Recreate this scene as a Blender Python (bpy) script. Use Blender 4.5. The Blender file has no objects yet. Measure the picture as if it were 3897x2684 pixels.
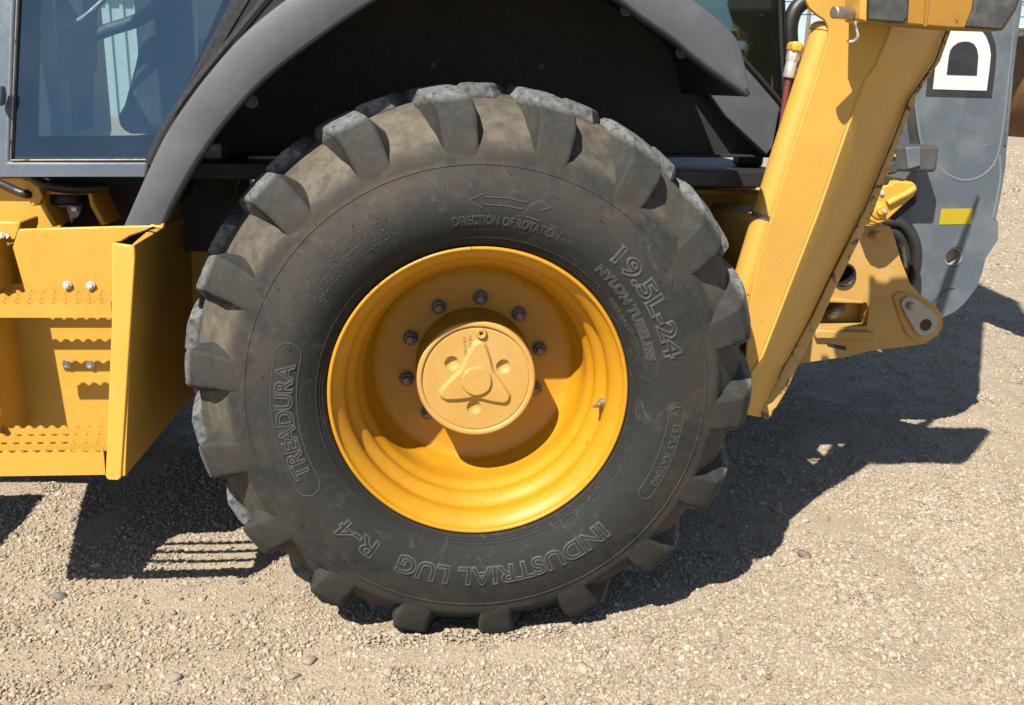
import bpy, bmesh, math, random
import numpy as np
from mathutils import Vector, Matrix
from mathutils import noise as mnoise
from mathutils.geometry import tessellate_polygon
random.seed(7); RNG = np.random.default_rng(7)
scene = bpy.context.scene
COL = scene.collection
R = math.radians

# ---------------------------------------------------------------- camera
cam_d = bpy.data.cameras.new('camera'); cam = bpy.data.objects.new('camera', cam_d); COL.objects.link(cam)
cam_d.sensor_width = 36.0; cam_d.lens = 33.257; cam_d.clip_start = 0.05; cam_d.clip_end = 3000
cam.matrix_world = Matrix(((0.995195, 0.002163, -0.097884, -0.134522), (-0.094897, 0.267346, -0.958917, -2.002356), (0.024095, 0.963598, 0.266266, 0.655076), (0.000000, 0.000000, 0.000000, 1.000000)))
scene.camera = cam

# ---------------------------------------------------------------- sky and sun
SUN_TRAVEL = Vector((0.71, 1.0, -1.41)).normalized()
to_sun = -SUN_TRAVEL
elev = math.asin(to_sun.z); azim = math.atan2(to_sun.x, to_sun.y)
world = bpy.data.worlds.new('World'); scene.world = world; world.use_nodes = True
wn = world.node_tree.nodes; wl = world.node_tree.links
sky = wn.new('ShaderNodeTexSky'); sky.sky_type = 'NISHITA'; sky.sun_disc = False
sky.sun_elevation = elev; sky.sun_rotation = azim; sky.altitude = 300; sky.air_density = 1.0; sky.dust_density = 0.6
bg = wn['Background']; bg.inputs['Strength'].default_value = 0.066
wl.new(sky.outputs[0], bg.inputs['Color'])
sun_d = bpy.data.lights.new('sun', 'SUN'); sun_d.energy = 5.0; sun_d.angle = R(0.53); sun_d.color = (1.0, 0.93, 0.82)
sun = bpy.data.objects.new('sun', sun_d); COL.objects.link(sun)
sun.rotation_euler = SUN_TRAVEL.to_track_quat('-Z', 'Y').to_euler(); sun.location = (-6, -8, 14)
scene.view_settings.view_transform = 'Standard'; scene.view_settings.look = 'None'
scene.cycles.diffuse_bounces = 1; scene.cycles.max_bounces = 8
scene.view_settings.exposure = 0.97; scene.view_settings.gamma = 1.0; scene.view_settings.use_curve_mapping = False

GZ = -0.625      # ground level; the wheel axle is the world origin

# ---------------------------------------------------------------- materials
def mat(name): 
    m = bpy.data.materials.new(name); m.use_nodes = True
    return m, m.node_tree.nodes, m.node_tree.links, m.node_tree.nodes['Principled BSDF']
def N(ns, t, **kw):
    n = ns.new(t)
    for k, v in kw.items():
        if k in n.inputs: n.inputs[k].default_value = v
        else: setattr(n, k, v)
    return n
def noise(ns, ls, scale, detail=4, rough=.6, vec=None, dist=0):
    n = N(ns, 'ShaderNodeTexNoise', Scale=scale, Detail=detail, Roughness=rough, Distortion=dist)
    if vec is not None: ls.new(vec, n.inputs['Vector'])
    return n
def ramp(ns, ls, src, stops, interp='LINEAR'):
    r = ns.new('ShaderNodeValToRGB'); r.color_ramp.interpolation = interp
    el = r.color_ramp.elements
    while len(el) < len(stops): el.new(0.5)
    for e, (p, c) in zip(el, stops):
        e.position = p; e.color = (c[0], c[1], c[2], 1) if hasattr(c, '__len__') else (c, c, c, 1)
    ls.new(src, r.inputs[0]); return r
def mix(ns, ls, fac, a, b, blend='MIX'):
    m = ns.new('ShaderNodeMix'); m.data_type = 'RGBA'; m.blend_type = blend
    for sock, v in ((m.inputs[0], fac), (m.inputs[6], a), (m.inputs[7], b)):
        if hasattr(v, 'links') or isinstance(v, bpy.types.NodeSocket): ls.new(v, sock)
        elif hasattr(v, '__len__'): sock.default_value = (v[0], v[1], v[2], 1)
        else: sock.default_value = v
    return m.outputs[2]
def mth(ns, ls, op, a, b=None, clamp=False):
    m = ns.new('ShaderNodeMath'); m.operation = op; m.use_clamp = clamp
    for i, v in enumerate((a, b)):
        if v is None: continue
        if isinstance(v, bpy.types.NodeSocket): ls.new(v, m.inputs[i])
        else: m.inputs[i].default_value = v
    return m.outputs[0]
def bump(ns, ls, bsdf, h, strength=.3, dist=.002):
    b = N(ns, 'ShaderNodeBump', Strength=strength, Distance=dist); ls.new(h, b.inputs['Height']); ls.new(b.outputs[0], bsdf.inputs['Normal'])

def paint(name, col, rough=.42, wear=.0, dust=.12, dustcol=(.42, .34, .22), scale=6, bumpy=.06, coat=.0, chip=None, grime=.0):
    m, ns, ls, b = mat(name)
    tc = ns.new('ShaderNodeTexCoord'); v = tc.outputs['Object']
    n1 = noise(ns, ls, scale, 5, .65, v); n2 = noise(ns, ls, scale * 14, 3, .6, v)
    c = mix(ns, ls, ramp(ns, ls, n1.outputs[0], [(.3, 0), (.75, 1)]).outputs[0], [x * .93 for x in col], [min(1, x * 1.05) for x in col])
    f = mth(ns, ls, 'MULTIPLY', ramp(ns, ls, n1.outputs[0], [(.45, 0), (.8, 1)]).outputs[0], dust)
    c = mix(ns, ls, f, c, dustcol)
    if grime:
        n6 = noise(ns, ls, 2.3, 6, .7, v, .5)
        c = mix(ns, ls, mth(ns, ls, 'MULTIPLY', ramp(ns, ls, n6.outputs[0], [(.52, 0), (.68, 1)]).outputs[0], grime), c, (.11, .075, .035))
        n7 = noise(ns, ls, 90, 2, .5, v)
        c = mix(ns, ls, mth(ns, ls, 'MULTIPLY', ramp(ns, ls, n7.outputs[0], [(.70, 0), (.73, 1)]).outputs[0], grime * 2), c, (.10, .07, .04))
    if chip:
        n3 = noise(ns, ls, 38, 6, .7, v)
        n4 = noise(ns, ls, 5, 2, .5, v)
        f2 = mth(ns, ls, 'MULTIPLY', ramp(ns, ls, n3.outputs[0], [(.66 - wear * .2, 0), (.69 - wear * .2, 1)]).outputs[0], ramp(ns, ls, n4.outputs[0], [(.5 - wear * .2, 0), (.6 - wear * .2, 1)]).outputs[0])
        c = mix(ns, ls, f2, c, chip)
    ls.new(c, b.inputs['Base Color'])
    rr = ramp(ns, ls, n2.outputs[0], [(.3, max(.05, rough - .06)), (.7, rough + .1)])
    ls.new(rr.outputs[0], b.inputs['Roughness'])
    b.inputs['Coat Weight'].default_value = coat
    bump(ns, ls, b, n2.outputs[0], bumpy, .0015)
    return m
def metal(name, col, rough=.35, metallic=1.0, rust=0.0):
    m, ns, ls, b = mat(name)
    tc = ns.new('ShaderNodeTexCoord'); v = tc.outputs['Object']
    n = noise(ns, ls, 60, 4, .6, v)
    c = mix(ns, ls, ramp(ns, ls, n.outputs[0], [(.4, 0), (.7, 1)]).outputs[0], col, [x * .7 for x in col])
    if rust:
        n5 = noise(ns, ls, 22, 6, .7, v)
        c = mix(ns, ls, ramp(ns, ls, n5.outputs[0], [(.62 - rust * .3, 0), (.72 - rust * .3, 1)]).outputs[0], c, (.12, .06, .035))
    ls.new(c, b.inputs['Base Color']); b.inputs['Metallic'].default_value = metallic
    ls.new(ramp(ns, ls, n.outputs[0], [(.3, rough), (.8, rough + .2)]).outputs[0], b.inputs['Roughness'])
    bump(ns, ls, b, n.outputs[0], .12, .001)
    return m
YEL = (.52, .285, .034)
M = {}
M['yellow'] = paint('yellow_paint', YEL, .5, dust=.08, bumpy=.03, grime=.09)
M['rim'] = paint('rim_yellow_paint', (.44, .205, .005), .42, wear=.06, dust=.05, bumpy=.05, scale=9, chip=(.10, .05, .03), grime=.14)
M['cast'] = paint('cast_yellow_paint', (.42, .242, .055), .58, dust=.25, bumpy=.35, scale=9, grime=.2)
M['leg'] = paint('worn_yellow_paint', (.48, .268, .040), .5, wear=.0, dust=.10, chip=(.06, .035, .03), bumpy=.05, scale=4, grime=.12)
M['legedge'] = paint('chipped_yellow_edge', (.43, .245, .055), .55, wear=.55, dust=.3, chip=(.07, .04, .03), bumpy=.2, scale=9)
M['grey'] = paint('fender_grey_paint', (.062, .067, .077), .5, dust=.15, bumpy=.12, dustcol=(.30, .28, .25))
M['boom'] = paint('boom_grey_paint', (.072, .092, .114), .5, dust=.3, bumpy=.06, dustcol=(.28, .27, .25), chip=(.45, .45, .45), wear=-.1)
M['doorgrey'] = paint('door_frame_grey_paint', (.075, .100, .130), .35, dust=.15, bumpy=.05, dustcol=(.3, .28, .25))
M['black'] = paint('black_plastic', (.012, .012, .013), .55, dust=.3, bumpy=.15, dustcol=(.05, .045, .04))
M['liner'] = paint('black_liner', (.010, .010, .011), .7, dust=.5, bumpy=.1, dustcol=(.035, .03, .025))
M['rubber_seal'] = paint('rubber_seal', (.008, .008, .009), .8, dust=.1, bumpy=.05, dustcol=(.03, .028, .025))
M['hose'] = paint('black_hose', (.014, .014, .014), .45, dust=.3, dustcol=(.08, .07, .055))
M['redhose'] = paint('red_brown_hose', (.14, .035, .03), .5, dust=.2)
M['steel'] = metal('zinc_steel', (.62, .62, .60), .35, .55)
M['dullsteel'] = metal('dull_steel', (.33, .30, .27), .5, .85, rust=.25)
M['nut'] = metal('dark_nut_steel', (.20, .18, .165), .5, .75, rust=.2)
M['pin'] = metal('greased_pin', (.42, .36, .27), .42, .9)
M['padblack'] = paint('pad_black_paint', (.035, .036, .038), .7, wear=.15, dust=.55, bumpy=.6, dustcol=(.16, .15, .13), scale=18, chip=(.2, .19, .17))
M['padorange'] = paint('pad_rusty_orange', (.30, .150, .014), .7, wear=.45, dust=.6, bumpy=.5, dustcol=(.13, .062, .012), scale=12, chip=(.09, .04, .02))
M['rustbucket'] = paint('rusty_bucket_paint', (.20, .09, .016), .65, wear=.35, dust=.75, bumpy=.5, dustcol=(.05, .03, .02), chip=(.025, .016, .012), scale=9)
M['rust'] = paint('brown_rust', (.045, .026, .019), .8, dust=.5, dustcol=(.09, .05, .03), bumpy=.5, scale=30)
M['white'] = paint('decal_white', (.52, .545, .53), .4, dust=.03, bumpy=.01)
M['scrape'] = paint('scraped_grey_paint', (.125, .140, .150), .6, dust=.4, dustcol=(.09, .1, .11), scale=20)
M['dblack'] = paint('decal_black', (.014, .016, .020), .4, dust=.06, bumpy=.01)
M['sticker'] = paint('yellow_reflector', (.36, .27, .006), .3, dust=.05, bumpy=.02)
M['seat'] = paint('dark_seat_vinyl', (.012, .016, .022), .6, dust=.2)
M['padplate'] = paint('bare_grey_plate', (.36, .33, .26), .6, dust=.4, dustcol=(.2, .15, .09), bumpy=.25, scale=14, chip=(.10, .055, .035), wear=.1)
M['darkgrey'] = paint('dark_grey_plastic', (.045, .046, .048), .5, dust=.35, dustcol=(.14, .13, .12))
M['tan'] = paint('tan_siding', (.42, .37, .30), .6)
M['pale'] = paint('pale_steel_siding', (.34, .40, .40), .5)
M['roofw'] = paint('white_roof', (.70, .72, .73), .5)
M['redt'] = paint('faded_red_paint', (.22, .06, .05), .5)
M['wood'] = paint('weathered_wood', (.16, .12, .09), .8)

def make_glass():
    m, ns, ls, b = mat('tinted_cab_glass'); ns.remove(b)
    out = ns['Material Output']
    tr = ns.new('ShaderNodeBsdfTransparent'); tr.inputs[0].default_value = (.70, .80, .81, 1)
    gl = ns.new('ShaderNodeBsdfGlossy'); gl.inputs['Roughness'].default_value = .015; gl.inputs['Color'].default_value = (.62, .90, 1, 1)
    fr = ns.new('ShaderNodeFresnel'); fr.inputs[0].default_value = 1.5
    f = mth(ns, ls, 'ADD', mth(ns, ls, 'MULTIPLY', fr.outputs[0], 1.3), .06, True)
    mx = ns.new('ShaderNodeMixShader'); ls.new(f, mx.inputs[0]); ls.new(tr.outputs[0], mx.inputs[1]); ls.new(gl.outputs[0], mx.inputs[2])
    tc = ns.new('ShaderNodeTexCoord'); n = noise(ns, ls, 5, 5, .6, tc.outputs['Object']); n2 = noise(ns, ls, 160, 2, .5, tc.outputs['Object'])
    df = ns.new('ShaderNodeBsdfDiffuse'); df.inputs[0].default_value = (.30, .32, .33, 1)
    sp = ramp(ns, ls, n2.outputs[0], [(.72, 0), (.78, 1)])
    du = mth(ns, ls, 'ADD', mth(ns, ls, 'MULTIPLY', ramp(ns, ls, n.outputs[0], [(.35, 0), (.7, 1)]).outputs[0], .025), mth(ns, ls, 'MULTIPLY', sp.outputs[0], .12))
    mx2 = ns.new('ShaderNodeMixShader'); ls.new(du, mx2.inputs[0]); ls.new(mx.outputs[0], mx2.inputs[1]); ls.new(df.outputs[0], mx2.inputs[2])
    ls.new(mx2.outputs[0], out.inputs[0]); return m
M['glass'] = make_glass()

def make_rubber(name, kind):
    m, ns, ls, b = mat(name)
    tc = ns.new('ShaderNodeTexCoord'); v = tc.outputs['Object']
    sx = ns.new('ShaderNodeSeparateXYZ'); ls.new(v, sx.inputs[0])
    rad = mth(ns, ls, 'SQRT', mth(ns, ls, 'ADD', mth(ns, ls, 'MULTIPLY', sx.outputs[0], sx.outputs[0]), mth(ns, ls, 'MULTIPLY', sx.outputs[2], sx.outputs[2])))
    big = noise(ns, ls, 6.5, 5, .6, v, .6); mid = noise(ns, ls, 26, 5, .65, v, .3); fine = noise(ns, ls, 150, 4, .7, v)
    sand = noise(ns, ls, 3.2, 4, .55, v, .4)
    lines = noise(ns, ls, 5.5, 2, .5, v, .8)
    scratch = ramp(ns, ls, lines.outputs[0], [(.4955, 0), (.499, 1), (.501, 1), (.5045, 0)])
    mott = noise(ns, ls, 55, 6, .8, v, .2)
    if kind == 'body':
        c = mix(ns, ls, ramp(ns, ls, big.outputs[0], [(.40, 0), (.56, 1)]).outputs[0], (.0185, .0200, .0190), (.031, .0275, .0235))
        c = mix(ns, ls, ramp(ns, ls, mid.outputs[0], [(.46, 0), (.72, .6)]).outputs[0], c, (.043, .041, .037))
        db = mth(ns, ls, 'MULTIPLY', mth(ns, ls, 'SUBTRACT', rad, .375), 9.0, True)          # the film of dust thins out towards the bead
        c = mix(ns, ls, db, (.0150, .0160, .0155), c)
        br = noise(ns, ls, 4.2, 7, .72, v, 1.0)
        c = mix(ns, ls, mth(ns, ls, 'MULTIPLY', mth(ns, ls, 'MULTIPLY', ramp(ns, ls, br.outputs[0], [(.50, 0), (.62, 1)]).outputs[0], .55), db), c, (.052, .041, .032))
        g = mth(ns, ls, 'MULTIPLY', mth(ns, ls, 'SUBTRACT', rad, .538), 40.0, True)          # sand packed between the lugs
        gn = mth(ns, ls, 'MULTIPLY', g, ramp(ns, ls, mid.outputs[0], [(.30, .15), (.62, .9)]).outputs[0])
        gn = mth(ns, ls, 'MULTIPLY', gn, ramp(ns, ls, sand.outputs[0], [(.36, .45), (.55, 1)]).outputs[0])
        up = mth(ns, ls, 'MULTIPLY', mth(ns, ls, 'ADD', mth(ns, ls, 'SUBTRACT', sx.outputs[2], mth(ns, ls, 'MULTIPLY', sx.outputs[0], .5)), .25), 1.6, True)   # thickest on the upper front of the tyre
        gn = mth(ns, ls, 'MULTIPLY', gn, mth(ns, ls, 'ADD', mth(ns, ls, 'MULTIPLY', up, .75), .25))
        c = mix(ns, ls, gn, c, (.145, .124, .090))
        c = mix(ns, ls, mth(ns, ls, 'MULTIPLY', g, .25), c, (.060, .056, .048))
        sc = noise(ns, ls, 14, 8, .8, v, 1.6)
        c = mix(ns, ls, mth(ns, ls, 'MULTIPLY', ramp(ns, ls, sc.outputs[0], [(.56, 0), (.66, 1)]).outputs[0], .40), c, (.082, .076, .066))
        c = mix(ns, ls, mth(ns, ls, 'MULTIPLY', scratch.outputs[0], .14), c, (.11, .10, .085))
    else:
        c = mix(ns, ls, ramp(ns, ls, mott.outputs[0], [(.32, 0), (.66, 1)]).outputs[0], (.0175, .0190, .0180), (.034, .0335, .030))
        c = mix(ns, ls, mth(ns, ls, 'MULTIPLY', ramp(ns, ls, mid.outputs[0], [(.48, 0), (.68, 1)]).outputs[0], .45), c, (.056, .050, .041))
        low = mth(ns, ls, 'MULTIPLY', mth(ns, ls, 'SUBTRACT', .600, rad), 18.0, True)        # the lug foot carries the same dusty film as the sidewall
        film = mix(ns, ls, ramp(ns, ls, mid.outputs[0], [(.46, 0), (.72, .6)]).outputs[0], mix(ns, ls, ramp(ns, ls, big.outputs[0], [(.40, 0), (.56, 1)]).outputs[0], (.0185, .0200, .0190), (.031, .0275, .0235)), (.043, .041, .037))
        c = mix(ns, ls, low, c, film)
        t = mth(ns, ls, 'MULTIPLY', mth(ns, ls, 'SUBTRACT', rad, .634), 60.0, True)           # scuffed tread face
        tn = mth(ns, ls, 'MULTIPLY', t, ramp(ns, ls, mott.outputs[0], [(.38, .25), (.56, 1)]).outputs[0])
        c = mix(ns, ls, tn, c, (.140, .145, .148))
    ls.new(c, b.inputs['Base Color'])
    b.inputs['Roughness'].default_value = .80 if kind == 'body' else .85
    b.inputs['Specular IOR Level'].default_value = .28
    h = mix(ns, ls, .5, mott.outputs[0], fine.outputs[0])
    bump(ns, ls, b, h, .30 if kind == 'body' else .55, .002)
    return m
M['lettering'] = paint('dusty_raised_rubber', (.040, .040, .037), .75, dust=.5, dustcol=(.066, .061, .052), scale=14, bumpy=.2)
M['rubber'] = make_rubber('tyre_rubber', 'body'); M['lug'] = make_rubber('tyre_lug_rubber', 'lug')

def make_ground():
    m, ns, ls, b = mat('gravel_ground')
    tc = ns.new('ShaderNodeTexCoord'); v = tc.outputs['Object']
    big = noise(ns, ls, .55, 5, .6, v); mid = noise(ns, ls, 5, 5, .65, v); fine = noise(ns, ls, 180, 5, .75, v)
    vo = N(ns, 'ShaderNodeTexVoronoi', Scale=190.0); ls.new(v, vo.inputs['Vector'])
    vo2 = N(ns, 'ShaderNodeTexVoronoi', Scale=75.0); ls.new(v, vo2.inputs['Vector'])
    c = mix(ns, ls, ramp(ns, ls, mid.outputs[0], [(.3, 0), (.7, 1)]).outputs[0], (0.249, 0.201, 0.146), (0.329, 0.275, 0.201))
    c = mix(ns, ls, mth(ns, ls, 'MULTIPLY', ramp(ns, ls, big.outputs[0], [(.45, 0), (.7, 1)]).outputs[0], .4), c, (0.315, 0.235, 0.179))
    vo3 = N(ns, 'ShaderNodeTexVoronoi', Scale=16.0); ls.new(v, vo3.inputs['Vector'])
    sep3 = ns.new('ShaderNodeSeparateColor'); ls.new(vo3.outputs['Color'], sep3.inputs[0])
    c = mix(ns, ls, mth(ns, ls, 'MULTIPLY', ramp(ns, ls, sep3.outputs[0], [(.55, 0), (1, 1)]).outputs[0], .5), c, (0.157, 0.120, 0.084))
    pat = noise(ns, ls, 1.7, 6, .7, v)
    c = mix(ns, ls, ramp(ns, ls, pat.outputs[0], [(.42, 0), (.7, .45)]).outputs[0], c, (0.196, 0.144, 0.095))
    sep = ns.new('ShaderNodeSeparateColor'); ls.new(vo.outputs['Color'], sep.inputs[0])
    st = ramp(ns, ls, sep.outputs[0], [(0, (0.168, 0.139, 0.114)), (.15, (0.278, 0.225, 0.168)), (.5, (0.349, 0.294, 0.216)), (.8, (0.395, 0.341, 0.260)), (.93, (0.242, 0.210, 0.175)), (1, (0.265, 0.176, 0.128))])
    c = mix(ns, ls, .45, c, st.outputs[0])
    ls.new(c, b.inputs['Base Color']); b.inputs['Roughness'].default_value = .9; b.inputs['Specular IOR Level'].default_value = .2
    h1 = mth(ns, ls, 'MULTIPLY', vo.outputs['Distance'], -1.0)
    h = mth(ns, ls, 'ADD', mth(ns, ls, 'ADD', h1, mth(ns, ls, 'MULTIPLY', vo2.outputs['Distance'], -.9)), mth(ns, ls, 'MULTIPLY', fine.outputs[0], .5))
    bump(ns, ls, b, h, .55, .004)
    return m
M['ground'] = make_ground()
def make_stone(name, stops, speck=.5):
    m, ns, ls, b = mat(name)
    oi = ns.new('ShaderNodeObjectInfo')
    tc = ns.new('ShaderNodeTexCoord')
    c0 = ramp(ns, ls, oi.outputs['Random'], stops)
    n = noise(ns, ls, 3.0, 4, .7, tc.outputs['Object'])
    c = mix(ns, ls, speck, c0.outputs[0], mix(ns, ls, ramp(ns, ls, n.outputs[0], [(.3, 0), (.7, 1)]).outputs[0], (.75, .73, .70), (1.15, 1.12, 1.05)), 'MULTIPLY')
    ls.new(c, b.inputs['Base Color']); b.inputs['Roughness'].default_value = .85; b.inputs['Specular IOR Level'].default_value = .25
    bump(ns, ls, b, n.outputs[0], .3, .002)
    return m
M['chip'] = make_stone('gravel_chip_stone', [(0, (0.195, 0.168, 0.134)), (.10, (0.247, 0.210, 0.160)), (.35, (0.306, 0.259, 0.195)), (.6, (0.345, 0.296, 0.225)), (.78, (0.396, 0.354, 0.281)), (.86, (0.240, 0.220, 0.190)), (.93, (0.317, 0.247, 0.189)), (.97, (0.243, 0.145, 0.102)), (1, (0.147, 0.133, 0.119))])
M['pebble'] = make_stone('pebble_stone', [(0, (0.160, 0.154, 0.133)), (.15, (0.239, 0.210, 0.164)), (.35, (0.298, 0.259, 0.189)), (.55, (0.338, 0.306, 0.238)), (.68, (0.202, 0.185, 0.157)), (.8, (0.281, 0.225, 0.171)), (.9, (0.365, 0.337, 0.268)), (.955, (0.194, 0.103, 0.071)), (1, (0.139, 0.140, 0.130))])

# ---------------------------------------------------------------- mesh helpers
def obj(name, me, m, parent=None, smooth=None, bevel=0, seg=2, kind=None):
    if m is not None and not me.materials: me.materials.append(m)
    if smooth is not None:
        me.polygons.foreach_set('use_smooth', [True] * len(me.polygons)); me.set_sharp_from_angle(angle=R(smooth))
    o = bpy.data.objects.new(name, me); COL.objects.link(o)
    if parent is not None: o.parent = parent
    if bevel:
        b = o.modifiers.new('bevel', 'BEVEL'); b.width = bevel; b.segments = seg; b.limit_method = 'ANGLE'; b.angle_limit = R(35); b.harden_normals = False
        if smooth is None:
            me.polygons.foreach_set('use_smooth', [True] * len(me.polygons)); me.set_sharp_from_angle(angle=R(50))
    if kind: o['kind'] = kind
    return o
def from_py(name, v, f):
    me = bpy.data.meshes.new(name); me.from_pydata([tuple(map(float, p)) for p in v], [], [tuple(map(int, q)) for q in f]); me.update()
    return me
def fix_normals(me):
    bm = bmesh.new(); bm.from_mesh(me); bmesh.ops.recalc_face_normals(bm, faces=bm.faces); bm.to_mesh(me); bm.free()
def slab(name, pts, t, m, parent=None, holes=(), bevel=.003, d=(0, 1, 0), smooth=None, seg=2):
    """a plate: outline pts (3D, x z facing the wheel side), optional holes, thickness t along d"""
    loops = [[Vector(p) for p in pts]] + [[Vector(p) for p in h] for h in holes]
    flat = [p for l in loops for p in l]; n = len(flat); dv = Vector(d) * t
    tris = tessellate_polygon([[Vector((p.x, p.z, 0)) if abs(d[1]) > .5 else (Vector((p.x, p.y, 0)) if abs(d[2]) > .5 else Vector((p.y, p.z, 0))) for p in l] for l in loops])
    v = flat + [p + dv for p in flat]; f = []
    for a in tris: f.append(a); f.append(tuple(i + n for i in reversed(a)))
    o = 0
    for l in loops:
        k = len(l)
        for i in range(k): a, b = o + i, o + (i + 1) % k; f.append((a, b, b + n, a + n))
        o += k
    me = from_py(name, v, f); fix_normals(me)
    bm = bmesh.new(); bm.from_mesh(me)
    bmesh.ops.dissolve_limit(bm, angle_limit=R(.5), verts=bm.verts, edges=bm.edges) if not holes else None
    bm.to_mesh(me); bm.free()
    return obj(name, me, m, parent, smooth, bevel, seg)
def box(name, lo, hi, m, parent=None, bevel=.003, rot=None, seg=2):
    (x0, y0, z0), (x1, y1, z1) = lo, hi
    v = [(x, y, z) for x in (x0, x1) for y in (y0, y1) for z in (z0, z1)]
    f = [(0, 1, 3, 2), (4, 6, 7, 5), (0, 4, 5, 1), (2, 3, 7, 6), (0, 2, 6, 4), (1, 5, 7, 3)]
    me = from_py(name, v, f); fix_normals(me)
    o = obj(name, me, m, parent, None, bevel, seg)
    if rot: 
        c = Vector(((x0 + x1) / 2, (y0 + y1) / 2, (z0 + z1) / 2)); me.transform(Matrix.Translation(c) @ rot.to_4x4() @ Matrix.Translation(-c))
    return o
def lathe_mesh(name, prof, n=96, a0=0, a1=2 * math.pi):
    full = abs(a1 - a0 - 2 * math.pi) < 1e-6; cols = n if full else n + 1
    v = []; f = []; k = len(prof)
    for i in range(cols):
        t = a0 + (a1 - a0) * i / n
        for r, y in prof: v.append((r * math.cos(t), y, r * math.sin(t)))
    for i in range(n):
        j = (i + 1) % cols
        for q in range(k - 1): f.append((i * k + q, i * k + q + 1, j * k + q + 1, j * k + q))
    me = from_py(name, v, f)
    bm = bmesh.new(); bm.from_mesh(me); bmesh.ops.remove_doubles(bm, verts=bm.verts, dist=1e-6); bmesh.ops.recalc_face_normals(bm, faces=bm.faces); bm.to_mesh(me); bm.free()
    return me
def place(me, loc, axis=None):
    """move a lathe mesh (axis along y) to loc with its -y pointing along axis"""
    mt = Matrix.Translation(Vector(loc))
    if axis is not None: mt = mt @ Vector(axis).normalized().to_track_quat('-Y', 'Z').to_matrix().to_4x4()
    me.transform(mt); return me
def crom(pts, sub=8):
    p = [Vector(q) for q in pts]; p = [p[0] * 2 - p[1]] + p + [p[-1] * 2 - p[-2]]; out = []
    for i in range(1, len(p) - 2):
        for s in range(sub):
            t = s / sub; a, b, c, d = p[i - 1:i + 3]
            out.append(.5 * ((2 * b) + (c - a) * t + (2 * a - 5 * b + 4 * c - d) * t * t + (3 * b - a - 3 * c + d) * t ** 3))
    out.append(p[-2]); return out
def tube_mesh(name, pts, r, n=12, sub=8, flat=1.0):
    path = crom(pts, sub) if sub > 1 else [Vector(q) for q in pts]
    v = []; f = []; up = Vector((0, -1, .01)).normalized()
    for i, p in enumerate(path):
        t = (path[min(i + 1, len(path) - 1)] - path[max(i - 1, 0)]).normalized()
        s = t.cross(up); s = s.normalized() if s.length > 1e-4 else Vector((1, 0, 0)); w = s.cross(t).normalized(); up = w
        rr = r(i / (len(path) - 1)) if callable(r) else r
        for k in range(n):
            a = 2 * math.pi * k / n; v.append(p + s * math.cos(a) * rr + w * math.sin(a) * rr * flat)
    for i in range(len(path) - 1):
        for k in range(n): f.append((i * n + k, i * n + (k + 1) % n, (i + 1) * n + (k + 1) % n, (i + 1) * n + k))
    f.append(tuple(range(n))); f.append(tuple(range(len(v) - 1, len(v) - 1 - n, -1)))
    me = from_py(name, v, f); fix_normals(me); return me
def tube(name, pts, r, m, parent=None, n=12, sub=8, flat=1.0): return obj(name, tube_mesh(name, pts, r, n, sub, flat), m, parent, 45)
def rod_prof(r, L, b=.002): return [(0, 0), (r - b, 0), (r, b), (r, L), (0, L)]
def hex_mesh(name, r, h, cham=.12):
    v = []; f = []
    for y, s in ((h, 1.0), (.18 * h, 1.0), (0, 1 - cham)):
        for k in range(6): a = math.pi / 3 * k; v.append((r * s * math.cos(a), y, r * s * math.sin(a)))
    for q in range(2):
        for k in range(6): f.append((q * 6 + k, q * 6 + (k + 1) % 6, q * 6 + 6 + (k + 1) % 6, q * 6 + 6 + k))
    f.append((12, 13, 14, 15, 16, 17)); f.append((5, 4, 3, 2, 1, 0))
    me = from_py(name, v, f); fix_normals(me); return me
def join_meshes(name, mes):
    bm = bmesh.new()
    for me in mes: bm.from_mesh(me)
    out = bpy.data.meshes.new(name); bm.to_mesh(out); bm.free(); return out
def bolt_mesh(name, r=.008, h=.006, washer=1.5, stud=.5, studh=.004):
    return join_meshes(name, [place(lathe_mesh('w', [(0, 0), (r * washer, 0), (r * washer, .0015), (0, .0015)], 16), (0, -.0015, 0)),
                              place(hex_mesh('h', r, h), (0, -h - .0015, 0)),
                              place(lathe_mesh('s', rod_prof(r * stud, studh + .001, .0008), 12), (0, -h - studh - .0015, 0))])
def bolt(name, loc, axis, parent, m, **kw):
    return obj(name, place(bolt_mesh(name, **kw), loc, axis), m, parent, 30)
def root(name, loc, label, cat, group=None):
    o = bpy.data.objects.new(name, None); COL.objects.link(o); o.location = (0, 0, 0); o.empty_display_size = .2
    o['label'] = label; o['category'] = cat
    if group: o['group'] = group
    return o

# ---------------------------------------------------------------- ground
def hash_noise(x, y, s, seed):
    """smooth value noise with numpy"""
    g = np.random.default_rng(seed).random((64, 64)); u = (x / s) % 64; w = (y / s) % 64
    i = np.floor(u).astype(int); j = np.floor(w).astype(int); a = u - i; b = w - j
    a = a * a * (3 - 2 * a); b = b * b * (3 - 2 * b); i1 = (i + 1) % 64; j1 = (j + 1) % 64; i %= 64; j %= 64
    return g[i, j] * (1 - a) * (1 - b) + g[i1, j] * a * (1 - b) + g[i, j1] * (1 - a) * b + g[i1, j1] * a * b - .5
def gheight(x, y):
    fall = np.clip(1.2 - np.hypot(x, y) / 12, 0, 1)
    berm = .016 * np.exp(-((y - .005) / .055) ** 2) * np.exp(-(np.abs(x) / .30) ** 4) * (1 + 1.2 * hash_noise(x, y, .05, 21))
    return GZ + berm + fall * (.022 * hash_noise(x, y, .55, 1) + .010 * hash_noise(x, y, .17, 2) + .005 * hash_noise(x, y, .06, 3))
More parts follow.
